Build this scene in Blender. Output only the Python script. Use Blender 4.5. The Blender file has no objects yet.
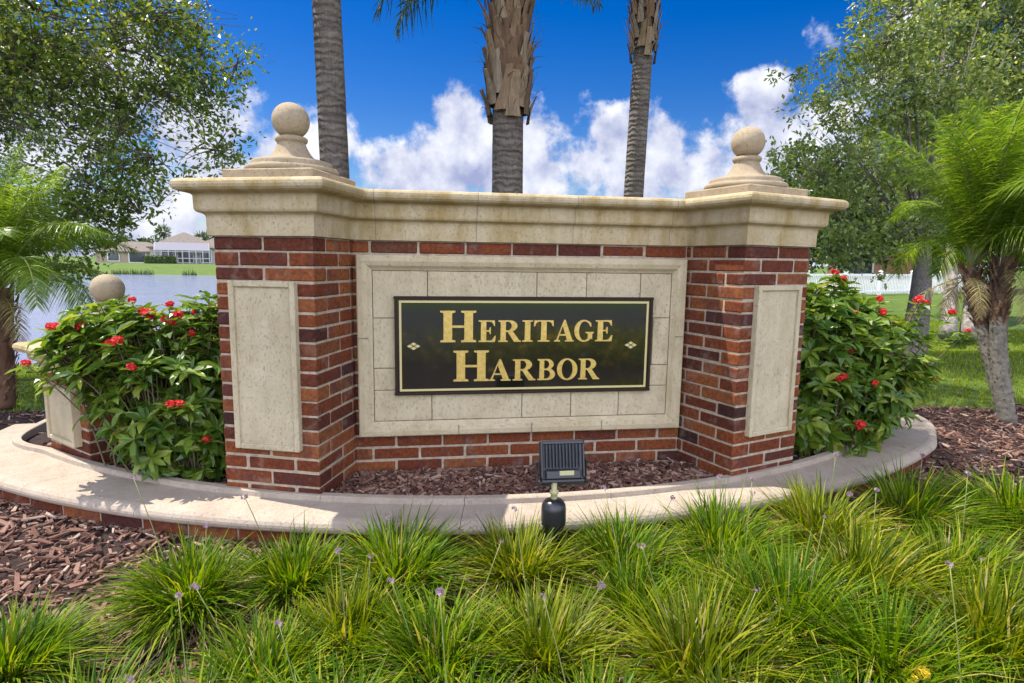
import bpy, math, random
import numpy as np
from mathutils import Matrix, Vector
R = math.radians
rng = np.random.default_rng(7)
random.seed(7)
scene = bpy.context.scene
COL = scene.collection

# ------------------------------------------------------------------ camera
CP = np.array([-0.5543, -3.1035, 1.0541]); YAW, PIT, ROLL, F = 0.1535, -0.1338, 0.0141, 593.3
_fw = np.array([math.sin(YAW)*math.cos(PIT), math.cos(YAW)*math.cos(PIT), math.sin(PIT)])
_r = np.array([math.cos(YAW), -math.sin(YAW), 0]); _u = np.cross(_r, _fw)
_c, _s = math.cos(ROLL), math.sin(ROLL)
_r, _u = _c*_r + _s*_u, -_s*_r + _c*_u
cam_d = bpy.data.cameras.new('camera'); cam = bpy.data.objects.new('camera', cam_d); COL.objects.link(cam)
cam_d.sensor_width = 36; cam_d.lens = F*36/1024; cam_d.clip_start = 0.05; cam_d.clip_end = 4000
M = Matrix.Identity(4)
for i in range(3):
    M[i][0], M[i][1], M[i][2], M[i][3] = _r[i], _u[i], -_fw[i], CP[i]
cam.matrix_world = M
scene.camera = cam

def ray(px, py): return _fw + (px-512)/F*_r - (py-341.5)/F*_u
def at(px, py, depth): return CP + depth*ray(px, py)
def on_z(px, py, z):
    d = ray(px, py); return CP + (z-CP[2])/d[2]*d
def on_y(px, py, y):
    d = ray(px, py); return CP + (y-CP[1])/d[1]*d

# ------------------------------------------------------------------ sky, sun, exposure
SUN_EL = R(62); SUN_H = np.array([-0.89, 0.46]); SUN_H = SUN_H/np.linalg.norm(SUN_H)
SUNV = np.array([SUN_H[0]*math.cos(SUN_EL), SUN_H[1]*math.cos(SUN_EL), math.sin(SUN_EL)])
SKY_STRENGTH, SUN_STRENGTH, EXPOSURE = 0.15, 3.2, 1.30
scene.view_settings.view_transform = 'Standard'; scene.view_settings.look = 'None'
scene.view_settings.gamma = 1.0; scene.view_settings.use_curve_mapping = False
scene.view_settings.exposure = EXPOSURE
sun_d = bpy.data.lights.new('sun', 'SUN'); sun_d.energy = SUN_STRENGTH; sun_d.angle = R(0.5); sun_d.color = (1, 0.94, 0.84)
sun = bpy.data.objects.new('sun', sun_d); COL.objects.link(sun)
sun.rotation_euler = Vector(SUNV).to_track_quat('Z', 'Y').to_euler()
sun.location = (-20, 10, 40)

world = bpy.data.worlds.new('World'); scene.world = world; world.use_nodes = True
def build_world():
    nt = world.node_tree; N = nt.nodes; L = nt.links; N.clear()
    def node(t, **k):
        n = N.new(t)
        for a, v in k.items(): setattr(n, a, v)
        return n
    def mth(op, a, b=None, c=None, clamp=False):
        n = node('ShaderNodeMath', operation=op, use_clamp=clamp)
        for i, v in enumerate((a, b, c)):
            if v is None: continue
            if isinstance(v, (int, float)): n.inputs[i].default_value = v
            else: L.new(v, n.inputs[i])
        return n.outputs[0]
    out = node('ShaderNodeOutputWorld'); bg = node('ShaderNodeBackground'); L.new(bg.outputs[0], out.inputs[0])
    bg.inputs[1].default_value = SKY_STRENGTH
    sky = node('ShaderNodeTexSky', sky_type='NISHITA', sun_disc=False)
    sky.sun_elevation = SUN_EL; sky.sun_rotation = math.atan2(SUN_H[0], SUN_H[1])
    sky.air_density = 1.0; sky.dust_density = 0.3; sky.ozone_density = 3.0
    hs = node('ShaderNodeHueSaturation'); hs.inputs['Saturation'].default_value = 1.52; hs.inputs['Value'].default_value = 0.345
    hs.inputs['Hue'].default_value = 0.519
    L.new(sky.outputs[0], hs.inputs['Color'])
    tc = node('ShaderNodeTexCoord'); vn = node('ShaderNodeVectorMath', operation='NORMALIZE'); L.new(tc.outputs['Generated'], vn.inputs[0])
    D = vn.outputs[0]
    sep = node('ShaderNodeSeparateXYZ'); L.new(D, sep.inputs[0]); z = sep.outputs[2]
    def noise(vec, scale, detail, rough):
        n = node('ShaderNodeTexNoise'); n.inputs['Scale'].default_value = scale; n.inputs['Detail'].default_value = detail
        n.inputs['Roughness'].default_value = rough; L.new(vec, n.inputs['Vector']); return n.outputs['Fac']
    n1 = noise(D, 9.0, 9.0, 0.58)
    off = node('ShaderNodeVectorMath', operation='ADD'); L.new(D, off.inputs[0]); off.inputs[1].default_value = tuple(SUNV*0.035)
    n2 = noise(off.outputs[0], 9.0, 5.0, 0.55)
    # cumulus heaps: directions and angular sizes of the heaps above the trees, wall and lake
    heaps = [(232, 120, .10), (215, 165, .12), (275, 165, .11), (165, 215, .14), (60, 120, .13), (120, 60, .08),
             (410, 178, .07), (445, 165, .085), (458, 118, .05), (490, 165, .08), (528, 135, .06), (545, 170, .085), (590, 172, .07),
             (630, 180, .08), (672, 145, .075), (690, 165, .10), (715, 160, .09), (768, 105, .055), (790, 150, .09), (830, 130, .09), (612, 142, .045),
             (900, 60, .09), (1000, 150, .14)]
    F_ = None
    for px, py, r in heaps:
        d = ray(px, py); d = d/np.linalg.norm(d)
        s = node('ShaderNodeVectorMath', operation='DISTANCE'); L.new(D, s.inputs[0]); s.inputs[1].default_value = tuple(d)
        v = mth('MULTIPLY_ADD', s.outputs['Value'], -1.0/r*.5, 0.5)
        F_ = v if F_ is None else mth('MAXIMUM', F_, v)
    # broken cloud over the rest of the sky, thickened behind the photographer as added fill light, and a pale bank low on the horizon
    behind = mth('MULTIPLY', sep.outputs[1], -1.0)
    nb = noise(D, 3.2, 6.0, 0.55)
    fb = mth('ADD', mth('MULTIPLY_ADD', nb, 2.2, -1.05), mth('MULTIPLY', behind, 0.55))
    F_ = mth('MAXIMUM', F_, mth('MINIMUM', fb, mth('MULTIPLY_ADD', behind, 3.0, 0.2)))
    low = mth('MULTIPLY_ADD', z, -5.5, 0.42)
    F_ = mth('MAXIMUM', F_, low)
    F_ = mth('ADD', F_, mth('MULTIPLY_ADD', n1, 2.0, -1.02))
    mr = node('ShaderNodeMapRange', interpolation_type='SMOOTHSTEP'); L.new(F_, mr.inputs[0])
    mr.inputs[1].default_value = 0.0; mr.inputs[2].default_value = 0.27
    mask = mr.outputs[0]
    sh = mth('ADD', mth('MULTIPLY', mth('SUBTRACT', n1, n2), 3.2), 0.60)  # cloud light and shade put into the colour by noise offset sunward
    sh = mth('ADD', sh, mth('MULTIPLY', F_, -0.25), clamp=True)
    cr = node('ShaderNodeMix', data_type='RGBA'); L.new(sh, cr.inputs[0])
    cr.inputs[6].default_value = (1.05, 1.2, 1.9, 1); cr.inputs[7].default_value = (2.9, 2.95, 3.15, 1)
    # unseen clouds behind the camera are brightened further as added fill light
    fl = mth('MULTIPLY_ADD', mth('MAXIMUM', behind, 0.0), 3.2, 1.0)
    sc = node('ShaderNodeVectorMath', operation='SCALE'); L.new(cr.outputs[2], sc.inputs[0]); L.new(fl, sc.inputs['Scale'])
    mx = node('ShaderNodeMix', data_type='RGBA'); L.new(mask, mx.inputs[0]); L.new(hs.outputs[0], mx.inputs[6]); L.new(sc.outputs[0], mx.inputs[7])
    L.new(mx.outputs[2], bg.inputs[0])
build_world()

# ------------------------------------------------------------------ mesh helpers
class MB:
    """collects polygons for ONE mesh object"""
    def __init__(s): s.v = []; s.lp = []; s.sz = []; s.mi = []; s.n = 0
    def add(s, v, f, mi=0):
        v = np.asarray(v, float).reshape(-1, 3); s.v.append(v)
        if isinstance(f, np.ndarray):
            s.lp.append((f + s.n).ravel()); s.sz.append(np.full(len(f), f.shape[1])); s.mi.append(np.full(len(f), mi))
        else:
            s.lp.append(np.concatenate([np.asarray(q) for q in f]) + s.n); s.sz.append(np.array([len(q) for q in f])); s.mi.append(np.full(len(f), mi))
        s.n += len(v); return s
    def box(s, c, size, rot=None, mi=0, bev=0.0):
        c = np.asarray(c, float); h = np.asarray(size, float)/2
        if bev > 0:
            b = min(bev, *(h*.49)); V = []; idx = {}
            for sx in (-1, 1):
                for sy in (-1, 1):
                    for sz in (-1, 1):
                        for ax in range(3):
                            p = np.array([sx, sy, sz])*h
                            for k in range(3):
                                if k != ax: p[k] -= np.sign(p[k])*b
                            idx[(sx, sy, sz, ax)] = len(V); V.append(p)
            Fc = []
            for ax in range(3):
                o = [k for k in range(3) if k != ax]
                for sg in (-1, 1):
                    q = []
                    for a, b2 in ((-1, -1), (1, -1), (1, 1), (-1, 1)):
                        k = [0, 0, 0]; k[ax] = sg; k[o[0]] = a; k[o[1]] = b2; q.append(idx[(*k, ax)])
                    if (sg > 0) != (ax != 1): q = q[::-1]
                    Fc.append(q)
            for ax in range(3):
                o = [k for k in range(3) if k != ax]
                for a in (-1, 1):
                    for b2 in (-1, 1):
                        k0 = [0, 0, 0]; k0[ax] = -1; k0[o[0]] = a; k0[o[1]] = b2
                        k1 = list(k0); k1[ax] = 1
                        q = [idx[(*k0, o[0])], idx[(*k1, o[0])], idx[(*k1, o[1])], idx[(*k0, o[1])]]
                        if (a*b2 > 0) != (ax == 1): pass
                        else: q = q[::-1]
                        Fc.append(q)
            for sx in (-1, 1):
                for sy in (-1, 1):
                    for sz in (-1, 1):
                        q = [idx[(sx, sy, sz, k)] for k in range(3)]
                        if sx*sy*sz < 0: q = q[::-1]
                        Fc.append(q)
            V = np.array(V)
        else:
            V = np.array([[x, y, z] for x in (-1, 1) for y in (-1, 1) for z in (-1, 1)])*h
            Fc = [[0, 1, 3, 2], [4, 6, 7, 5], [0, 4, 5, 1], [2, 3, 7, 6], [0, 2, 6, 4], [1, 5, 7, 3]]
        if rot is not None: V = V @ np.asarray(rot).T
        return s.add(V + c, Fc, mi)
    def tube(s, pts, rad, n=8, mi=0, cap=True):
        pts = np.asarray(pts, float); m = len(pts); rad = np.broadcast_to(np.asarray(rad, float), (m,))
        T = np.gradient(pts, axis=0); T /= np.linalg.norm(T, axis=1)[:, None] + 1e-9
        ref = np.array([0, 0, 1.]) if abs(T[:, 2]).mean() < .9 else np.array([0, 1., 0])
        A = np.cross(T, ref); A /= np.linalg.norm(A, axis=1)[:, None] + 1e-9; B = np.cross(T, A)
        a = np.linspace(0, 2*np.pi, n, endpoint=False)
        V = pts[:, None] + rad[:, None, None]*(np.cos(a)[None, :, None]*A[:, None] + np.sin(a)[None, :, None]*B[:, None])
        i, j = np.meshgrid(np.arange(m-1), np.arange(n), indexing='ij')
        q = np.stack([i*n+j, (i+1)*n+j, (i+1)*n+(j+1) % n, i*n+(j+1) % n], -1).reshape(-1, 4)
        b = s.n; s.add(V.reshape(-1, 3), q, mi)
        if cap:
            s.n -= m*n
            s.lp.append(np.concatenate([np.arange(n), np.arange(n)[::-1] + (m-1)*n]) + s.n); s.sz.append(np.array([n, n])); s.mi.append(np.array([mi, mi]))
            s.n += m*n
        return s
    def lathe(s, prof, c=(0, 0, 0), n=32, mi=0):
        prof = np.asarray(prof, float); m = len(prof); a = np.linspace(0, 2*np.pi, n, endpoint=False)
        V = np.stack([prof[:, 0][:, None]*np.cos(a), prof[:, 0][:, None]*np.sin(a), np.repeat(prof[:, 1][:, None], n, 1)], -1) + np.asarray(c)
        i, j = np.meshgrid(np.arange(m-1), np.arange(n), indexing='ij')
        q = np.stack([i*n+j, i*n+(j+1) % n, (i+1)*n+(j+1) % n, (i+1)*n+j], -1).reshape(-1, 4)
        return s.add(V.reshape(-1, 3), q, mi)
    def prism(s, poly, z0, z1, mi=0):
        n = len(poly); p = np.asarray(poly, float)
        V = np.concatenate([np.c_[p, np.full(n, z0)], np.c_[p, np.full(n, z1)]])
        Fc = [[i, (i+1) % n, n+(i+1) % n, n+i] for i in range(n)] + [list(range(n))[::-1], list(range(n, 2*n))]
        return s.add(V, Fc, mi)
    def build(s, name, mats, parent=None, smooth=False, loc=None):
        me = bpy.data.meshes.new(name)
        V = np.concatenate(s.v).astype(np.float32); lp = np.concatenate(s.lp).astype(np.int32); sz = np.concatenate(s.sz).astype(np.int32)
        me.vertices.add(len(V)); me.vertices.foreach_set('co', V.ravel())
        me.loops.add(len(lp)); me.loops.foreach_set('vertex_index', lp)
        me.polygons.add(len(sz)); me.polygons.foreach_set('loop_start', np.concatenate([[0], np.cumsum(sz)[:-1]]).astype(np.int32))
        if not isinstance(mats, (list, tuple)): mats = [mats]
        for m in mats: me.materials.append(m)
        me.polygons.foreach_set('material_index', np.concatenate(s.mi).astype(np.int32))
        me.polygons.foreach_set('use_smooth', np.full(len(sz), bool(smooth)))
        me.update(calc_edges=True); me.validate()
        o = bpy.data.objects.new(name, me); COL.objects.link(o)
        if parent is not None: o.parent = parent
        if loc is not None: o.location = tuple(loc)
        return o

def tag(o, label=None, cat=None, group=None, kind=None):
    if label: o['label'] = label
    if cat: o['category'] = cat
    if group: o['group'] = group
    if kind: o['kind'] = kind
    return o
def thing(name, label, cat, loc=(0, 0, 0), rz=0.0, group=None):
    o = bpy.data.objects.new(name, None); COL.objects.link(o); o.location = tuple(loc); o.rotation_euler = (0, 0, rz)
    o.empty_display_size = .1
    return tag(o, label, cat, group)
def dup(o, parent=None):
    c = o.copy(); COL.objects.link(c)
    if parent is not None: c.parent = parent
    for ch in list(o.children): dup(ch, c)
    return c
def rotz(a): c, s_ = math.cos(a), math.sin(a); return np.array([[c, -s_, 0], [s_, c, 0], [0, 0, 1]])
def rotx(a): c, s_ = math.cos(a), math.sin(a); return np.array([[1, 0, 0], [0, c, -s_], [0, s_, c]])
def roty(a): c, s_ = math.cos(a), math.sin(a); return np.array([[c, 0, s_], [0, 1, 0], [-s_, 0, c]])

# ------------------------------------------------------------------ materials
MATS = {}
class NT:
    def __init__(s, name):
        s.m = bpy.data.materials.new(name); s.m.use_nodes = True; s.t = s.m.node_tree; s.N = s.t.nodes; s.L = s.t.links
        s.b = s.N['Principled BSDF']; s.out = s.N['Material Output']
    def n(s, t, **k):
        x = s.N.new(t)
        for a, v in k.items(): setattr(x, a, v)
        return x
    def coord(s, w='Object'):
        return s.n('ShaderNodeTexCoord').outputs[w]
    def noise(s, scale, detail=4, rough=.55, vec=None, stretch=None):
        x = s.n('ShaderNodeTexNoise'); x.inputs['Scale'].default_value = scale; x.inputs['Detail'].default_value = detail; x.inputs['Roughness'].default_value = rough
        v = vec if vec is not None else s.coord()
        if stretch is not None:
            mp = s.n('ShaderNodeMapping'); mp.inputs['Scale'].default_value = stretch; s.L.new(v, mp.inputs[0]); v = mp.outputs[0]
        s.L.new(v, x.inputs['Vector']); return x.outputs['Fac']
    def ramp(s, fac, stops):
        x = s.n('ShaderNodeValToRGB'); e = x.color_ramp.elements
        while len(e) < len(stops): e.new(.5)
        for q, (p, c) in zip(e, stops): q.position = p; q.color = (*c, 1) if len(c) == 3 else c
        s.L.new(fac, x.inputs[0]); return x.outputs[0]
    def mix(s, fac, a, b, bt='MIX'):
        x = s.n('ShaderNodeMix', data_type='RGBA', blend_type=bt)
        for i, v in ((0, fac), (6, a), (7, b)):
            if isinstance(v, (int, float)): x.inputs[i].default_value = v
            elif isinstance(v, tuple): x.inputs[i].default_value = (*v, 1)
            else: s.L.new(v, x.inputs[i])
        return x.outputs[2]
    def island(s): return s.n('ShaderNodeNewGeometry').outputs['Random Per Island']
    def base(s, c):
        if isinstance(c, tuple): s.b.inputs['Base Color'].default_value = (*c, 1)
        else: s.L.new(c, s.b.inputs['Base Color'])
    def bump(s, h, strength=.3, dist=.01):
        x = s.n('ShaderNodeBump'); x.inputs['Strength'].default_value = strength; x.inputs['Distance'].default_value = dist
        s.L.new(h, x.inputs['Height']); s.L.new(x.outputs[0], s.b.inputs['Normal'])
    def set(s, rough=.6, metal=0, spec=None):
        s.b.inputs['Roughness'].default_value = rough; s.b.inputs['Metallic'].default_value = metal
        if spec is not None: s.b.inputs['Specular IOR Level'].default_value = spec
        return s.m

def simple(name, c, rough=.6, metal=0, spec=None, var=0.0, scale=20):
    t = NT(name)
    if var:
        f = t.noise(scale); t.base(t.ramp(f, [(.3, tuple(x*(1-var) for x in c)), (.7, tuple(min(1, x*(1+var)) for x in c))]))
    else: t.base(c)
    MATS[name] = t.set(rough, metal, spec); return t.m

def leafmat(name, stops, trans=.35, rough=.45, tcol=None, spec=.4):
    t = NT(name); col = t.ramp(t.island(), stops)
    t.base(col); t.set(rough, 0, spec)
    tr = t.n('ShaderNodeBsdfTranslucent')
    if tcol is None: t.L.new(t.mix(1.0, col, (1.9, 1.7, .7), 'MULTIPLY'), tr.inputs[0])
    else: tr.inputs[0].default_value = (*tcol, 1)
    ms = t.n('ShaderNodeMixShader'); ms.inputs[0].default_value = trans
    t.L.new(t.b.outputs[0], ms.inputs[1]); t.L.new(tr.outputs[0], ms.inputs[2]); t.L.new(ms.outputs[0], t.out.inputs[0])
    MATS[name] = t.m; return t.m

def make_mats():
    # brick: each brick is an island with its own firing colour
    t = NT('brick'); isl = t.island()
    c = t.ramp(isl, [(0, (.045, .023, .021)), (.12, (.082, .028, .020)), (.32, (.137, .039, .018)), (.60, (.182, .053, .021)), (.86, (.24, .086, .032)), (1, (.11, .046, .028))])
    g = t.noise(55, 6, .65); c = t.mix(.8, c, t.ramp(g, [(.32, (.42, .38, .38)), (.62, (1.2, 1.1, 1.02))]), 'MULTIPLY')
    sm = t.noise(8.5, 6, .65); c = t.mix(t.ramp(sm, [(.50, (0, 0, 0)), (.66, (.62, .62, .62))]), c, (.075, .032, .034))
    ef = t.noise(9, 8, .7); c = t.mix(t.ramp(ef, [(.55, (0, 0, 0)), (.75, (.5, .5, .5))]), c, (.32, .25, .19))
    ch = t.noise(38, 6, .75); c = t.mix(t.ramp(ch, [(.60, (0, 0, 0)), (.68, (.7, .7, .7))]), c, (.05, .022, .02))
    t.base(c); t.bump(t.noise(130, 5, .6), .35, .004); MATS['brick'] = t.set(.9, 0, .15)
    t = NT('mortar'); g = t.noise(40, 5); t.base(t.ramp(g, [(.3, (.27, .215, .15)), (.7, (.46, .38, .28))])); t.bump(t.noise(200, 3), .4, .003); MATS['mortar'] = t.set(.95, 0, .15)
    # cast stone: pale buff with pits, ochre runs and grey weathering
    def stone(name, a, b, stain, amt, joint=False):
        t = NT(name); c = t.ramp(t.noise(7, 8, .68), [(.3, a), (.7, b)])
        run = t.noise(6, 6, .62, stretch=(1.7, 1.7, .45)); c = t.mix(t.ramp(run, [(.44, (0, 0, 0)), (.66, (amt,)*3)]), c, stain)
        blot = t.noise(3.2, 7, .7); c = t.mix(t.ramp(blot, [(.50, (0, 0, 0)), (.70, (amt*.7,)*3)]), c, stain)
        gr = t.noise(16, 9, .75); c = t.mix(t.ramp(gr, [(.54, (0, 0, 0)), (.76, (.38,)*3)]), c, (.20, .155, .10))
        pit = t.noise(125, 4, .6, stretch=(1, 1, .55)); pm = t.mix(1.0, t.ramp(pit, [(.56, (0, 0, 0)), (.70, (.55,)*3)]), t.ramp(t.noise(3.5, 5, .6), [(.40, (.05,)*3), (.62, (1, 1, 1))]), 'MULTIPLY'); c = t.mix(pm, c, (.20, .15, .10))
        t.base(c); h = t.ramp(pit, [(.56, (1, 1, 1)), (.72, (0, 0, 0))]); t.bump(h, .6, .005); MATS[name] = t.set(.9, 0, .2)
    stone('cornice_stone', (.414, .333, .200), (.511, .422, .274), (.27, .18, .035), .62)
    stone('panel_stone', (.44, .37, .24), (.55, .47, .32), (.304, .240, .128), .35)
    stone('frame_stone', (.44, .365, .23), (.55, .465, .31), (.304, .240, .120), .35)
    stone('finial_stone', (.304, .236, .152), (.403, .327, .220), (.213, .160, .091), .35)
    stone('cap_stone', (.358, .294, .230), (.435, .365, .288), (.269, .211, .154), .3)
    simple('joint', (.2, .17, .13), .95)
    # sign
    t = NT('sign_face'); t.base((.010, .010, .007)); t.set(.08, 0, .9); t.b.inputs['Coat Weight'].default_value = .7; t.b.inputs['Coat Roughness'].default_value = .04; MATS['sign_face'] = t.m
    simple('sign_edge', (.030, .018, .011), .6, 0, .15)
    t = NT('gold'); t.base(t.ramp(t.noise(60, 4), [(.3, (.50, .335, .075)), (.7, (.68, .49, .14))])); MATS['gold'] = t.set(.38, .45)
    simple('pale_gold', (.52, .43, .19), .5)
    # floodlight
    simple('black_plastic', (.015, .016, .02), .32, 0, .6); simple('dark_alloy', (.05, .055, .065), .38, .6, None, .3, 90)
    simple('brass_tag', (.42, .40, .20), .5); simple('glass_dark', (.02, .02, .025), .05)
    # ground
    t = NT('lawn_ground'); c = t.ramp(t.noise(1.3, 8, .65), [(.3, (.06, .115, .006)), (.55, (.095, .155, .008)), (.75, (.14, .18, .015))]); g = t.noise(60, 4, .7)
    c = t.mix(.6, c, t.ramp(g, [(.3, (.5, .55, .4)), (.7, (1.2, 1.2, 1.1))]), 'MULTIPLY'); t.base(c); t.bump(g, .8, .03); MATS['lawn_ground'] = t.set(.9)
    t = NT('mulch_soil'); c = t.ramp(t.noise(28, 7, .7), [(.3, (.02, .012, .01)), (.55, (.06, .032, .026)), (.75, (.14, .085, .07))]); t.base(c); t.bump(t.noise(50, 6, .7, stretch=(1, 2.2, 1)), 1, .03); MATS['mulch_soil'] = t.set(.95)
    t = NT('bark'); isl = t.island(); c = t.ramp(isl, [(0, (.05, .020, .012)), (.3, (.115, .048, .030)), (.6, (.19, .092, .060)), (.85, (.29, .17, .12)), (1, (.42, .30, .23))])
    c = t.mix(.6, c, t.ramp(t.noise(90, 5, .7), [(.3, (.5, .5, .5)), (.7, (1.2, 1.2, 1.2))]), 'MULTIPLY'); t.base(c); t.bump(t.noise(120, 4), .5, .004); MATS['bark'] = t.set(.85)
    simple('road', (.05, .05, .052), .85, var=.3, scale=40)
    t = NT('water'); t.base((.20, .22, .33)); t.set(.12, 0, .7); h = t.noise(1.0, 6, .62, stretch=(.55, .38, 1)); t.bump(h, .7, .5); MATS['water'] = t.m
    # plants
    leafmat('grass_blade', [(0, (.028, .072, .001)), (.35, (.066, .142, .001)), (.7, (.130, .230, .002)), (.95, (.27, .31, .010)), (1, (.44, .36, .09))], .38, .5, spec=.2)
    leafmat('grass_blade_yellow', [(0, (.040, .072, .001)), (.35, (.092, .140, .001)), (.7, (.165, .215, .002)), (.92, (.28, .30, .008)), (1, (.46, .37, .09))], .38, .5, spec=.2)
    leafmat('straw', [(0, (.20, .14, .06)), (.5, (.32, .25, .11)), (1, (.42, .35, .17))], .2, .7)
    leafmat('lawn_blade', [(0, (0.12, 0.18, 0.004)), (.5, (0.20, 0.27, 0.006)), (1, (0.28, 0.33, 0.015))], .45, .5)
    leafmat('oak_leaf', [(0, (0.054, 0.093, 0.016)), (.5, (0.109, 0.170, 0.027)), (.85, (0.185, 0.246, 0.046)), (1, (0.278, 0.308, 0.076))], .42, .35, spec=.55)
    leafmat('oak_leaf_pale', [(0, (0.080, 0.127, 0.030)), (.5, (0.148, 0.209, 0.056)), (.85, (0.228, 0.282, 0.101)), (1, (0.349, 0.390, 0.175))], .45, .34, spec=.7)
    leafmat('far_leaf', [(0, (.03, .06, .015)), (.5, (.055, .095, .022)), (1, (.09, .13, .035))], .25, .6)
    leafmat('bush_leaf', [(0, (0.047, 0.106, 0.012)), (.45, (0.094, 0.177, 0.019)), (.8, (0.159, 0.242, 0.028)), (.97, (0.271, 0.342, 0.059)), (1, (0.425, 0.366, 0.071))], .36, .36, spec=.5)
    leafmat('palm_leaflet', [(0, (.02, .045, .012)), (.6, (.04, .075, .02)), (1, (.07, .11, .03))], .25, .4, spec=.5)
    leafmat('date_leaflet', [(0, (0.081, 0.161, 0.014)), (.5, (0.138, 0.241, 0.018)), (.85, (0.207, 0.310, 0.029)), (1, (0.287, 0.345, 0.069))], .48, .36, spec=.5)
    leafmat('red_petal', [(0, (.55, .012, .012)), (.6, (.70, .03, .025)), (1, (.75, .07, .07))], .25, .5, tcol=(.8, .05, .04))
    leafmat('mauve_petal', [(0, (.26, .19, .20)), (1, (.42, .31, .31))], .3, .6, tcol=(.5, .3, .55))
    leafmat('yellow_petal', [(0, (.75, .55, .02)), (1, (.8, .65, .05))], .3, .5, tcol=(.8, .6, .05))
    simple('stalk', (.22, .25, .07), .6); simple('stem', (.12, .10, .05), .8, var=.3)
    t = NT('oak_bark'); t.base(t.ramp(t.noise(9, 7, .7, stretch=(3, 3, .7)), [(.3, (.05, .042, .035)), (.7, (.19, .165, .14))])); t.bump(t.noise(16, 6, .7, stretch=(3, 3, .6)), .9, .03); MATS['oak_bark'] = t.set(.9)
    t = NT('pale_bark'); t.base(t.ramp(t.noise(6, 6, .65, stretch=(2, 2, 2)), [(.35, (.10, .085, .07)), (.6, (.30, .27, .23))])); MATS['pale_bark'] = t.set(.9)
    t = NT('palm_bark'); c = t.ramp(t.noise(5, 7, .65, stretch=(1, 1, 3.0)), [(.3, (.065, .050, .040)), (.7, (.17, .14, .11))])
    wv = t.n('ShaderNodeTexWave', wave_type='BANDS', bands_direction='Z'); wv.inputs['Scale'].default_value = 4.2; wv.inputs['Distortion'].default_value = 5.5; wv.inputs['Detail'].default_value = 3; wv.inputs['Detail Scale'].default_value = 2
    t.L.new(t.coord(), wv.inputs['Vector']); c = t.mix(.45, c, t.ramp(wv.outputs['Fac'], [(.0, (.55, .52, .5)), (.2, (1, 1, 1))]), 'MULTIPLY')
    bl = t.noise(2.6, 7, .7); c = t.mix(t.ramp(bl, [(.48, (0, 0, 0)), (.68, (.6, .6, .6))]), c, (.21, .185, .155))
    fis = t.noise(22, 4, .6, stretch=(3, 3, .35)); c = t.mix(.5, c, t.ramp(fis, [(.35, (.4, .38, .36)), (.55, (1.05, 1.05, 1.05))]), 'MULTIPLY')
    t.base(c); t.bump(wv.outputs['Fac'], .6, .03); MATS['palm_bark'] = t.set(.9)
    t = NT('date_bark'); c = t.ramp(t.noise(12, 6, .7, stretch=(1, 1, 2.2)), [(.3, (.10, .088, .066)), (.7, (.25, .225, .175))]); t.base(c); t.bump(t.noise(40, 5, .7), .8, .01); MATS['date_bark'] = t.set(.9)
    t = NT('boot'); isl = t.island(); c = t.ramp(isl, [(0, (.08, .045, .024)), (.35, (.16, .095, .05)), (.7, (.24, .165, .095)), (1, (.23, .195, .14))])
    c = t.mix(.6, c, t.ramp(t.noise(16, 8, .75, stretch=(3, 3, .5)), [(.32, (.22, .19, .17)), (.52, (.85, .8, .75)), (.72, (1.6, 1.5, 1.4))]), 'MULTIPLY'); t.base(c); MATS['boot'] = t.set(.85)
    t = NT('dark_boot'); c = t.ramp(t.island(), [(0, (.06, .03, .018)), (.6, (.13, .065, .035)), (1, (.22, .13, .07))]); t.base(c); MATS['dark_boot'] = t.set(.9)
    # far buildings
    simple('stucco', (.42, .39, .35), .9, var=.06); simple('stucco_tan', (.34, .27, .20), .9, var=.06); t = NT('roof_shingle'); t.base(t.ramp(t.noise(3, 6, .7), [(.3, (.13, .105, .085)), (.7, (.21, .175, .145))])); MATS['roof_shingle'] = t.set(.9)
    simple('window_glass', (.03, .04, .05), .08, 0, .8); simple('white_trim', (.75, .75, .73), .5); simple('screen_mesh', (.20, .20, .23), .9); simple('cage_frame', (.36, .36, .37), .6)
    simple('white_paint', (.78, .78, .76), .5); simple('salmon_wall', (.45, .20, .15), .9, var=.1)
make_mats()
m = MATS

# ------------------------------------------------------------------ terrain, water, road
GZ = -0.25
def lake_d(x, y):
    """>0 inside the lake (metres from its shore)"""
    near = y - (9.2 + 0.25*(x+10)*0.25 + .5*np.sin(x*.35)); far = (70 + 1.2*np.sin(x*.11)) - y; right = 6 - x - .12*y*0
    return np.minimum(np.minimum(near, far), np.minimum(right, x + 170))
def ground_z(x, y):
    d = lake_d(x, y)
    z = np.where(d > 0, -1.0 - np.minimum(d*.25, 1.2), -1.0 + np.minimum(-d*.13, .745))
    return np.where(y > 60, np.where(d > 0, z, np.minimum(-1.0 - d*.13*1.0, .05)), z)
def make_ground():
    u = np.linspace(-1, 1, 241); g = np.sign(u)*(np.abs(u)*14 + (np.exp(np.abs(u)*7.3)-1)*.9)
    X, Y = np.meshgrid(g, g + 6, indexing='ij'); Z = ground_z(X, Y); n = len(g)
    Z = np.where((np.abs(X) < 7.5) & (Y < 4), GZ-.01, Z)
    i, j = np.meshgrid(np.arange(n-1), np.arange(n-1), indexing='ij')
    q = np.stack([i*n+j, (i+1)*n+j, (i+1)*n+j+1, i*n+j+1], -1).reshape(-1, 4)
    o = MB().add(np.stack([X, Y, Z], -1).reshape(-1, 3), q).build('ground', m['lawn_ground'], smooth=True); tag(o, kind='structure')
    o = MB().add([[-180, 4, -1], [8, 4, -1], [8, 76, -1], [-180, 76, -1]], [[0, 1, 2, 3]]).build('lake_water', m['water']); tag(o, kind='structure')
    o = MB().box((0, -9.6, GZ-.03), (300, 7.0, .08)).build('road', m['road']); tag(o, kind='structure')
make_ground()

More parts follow.
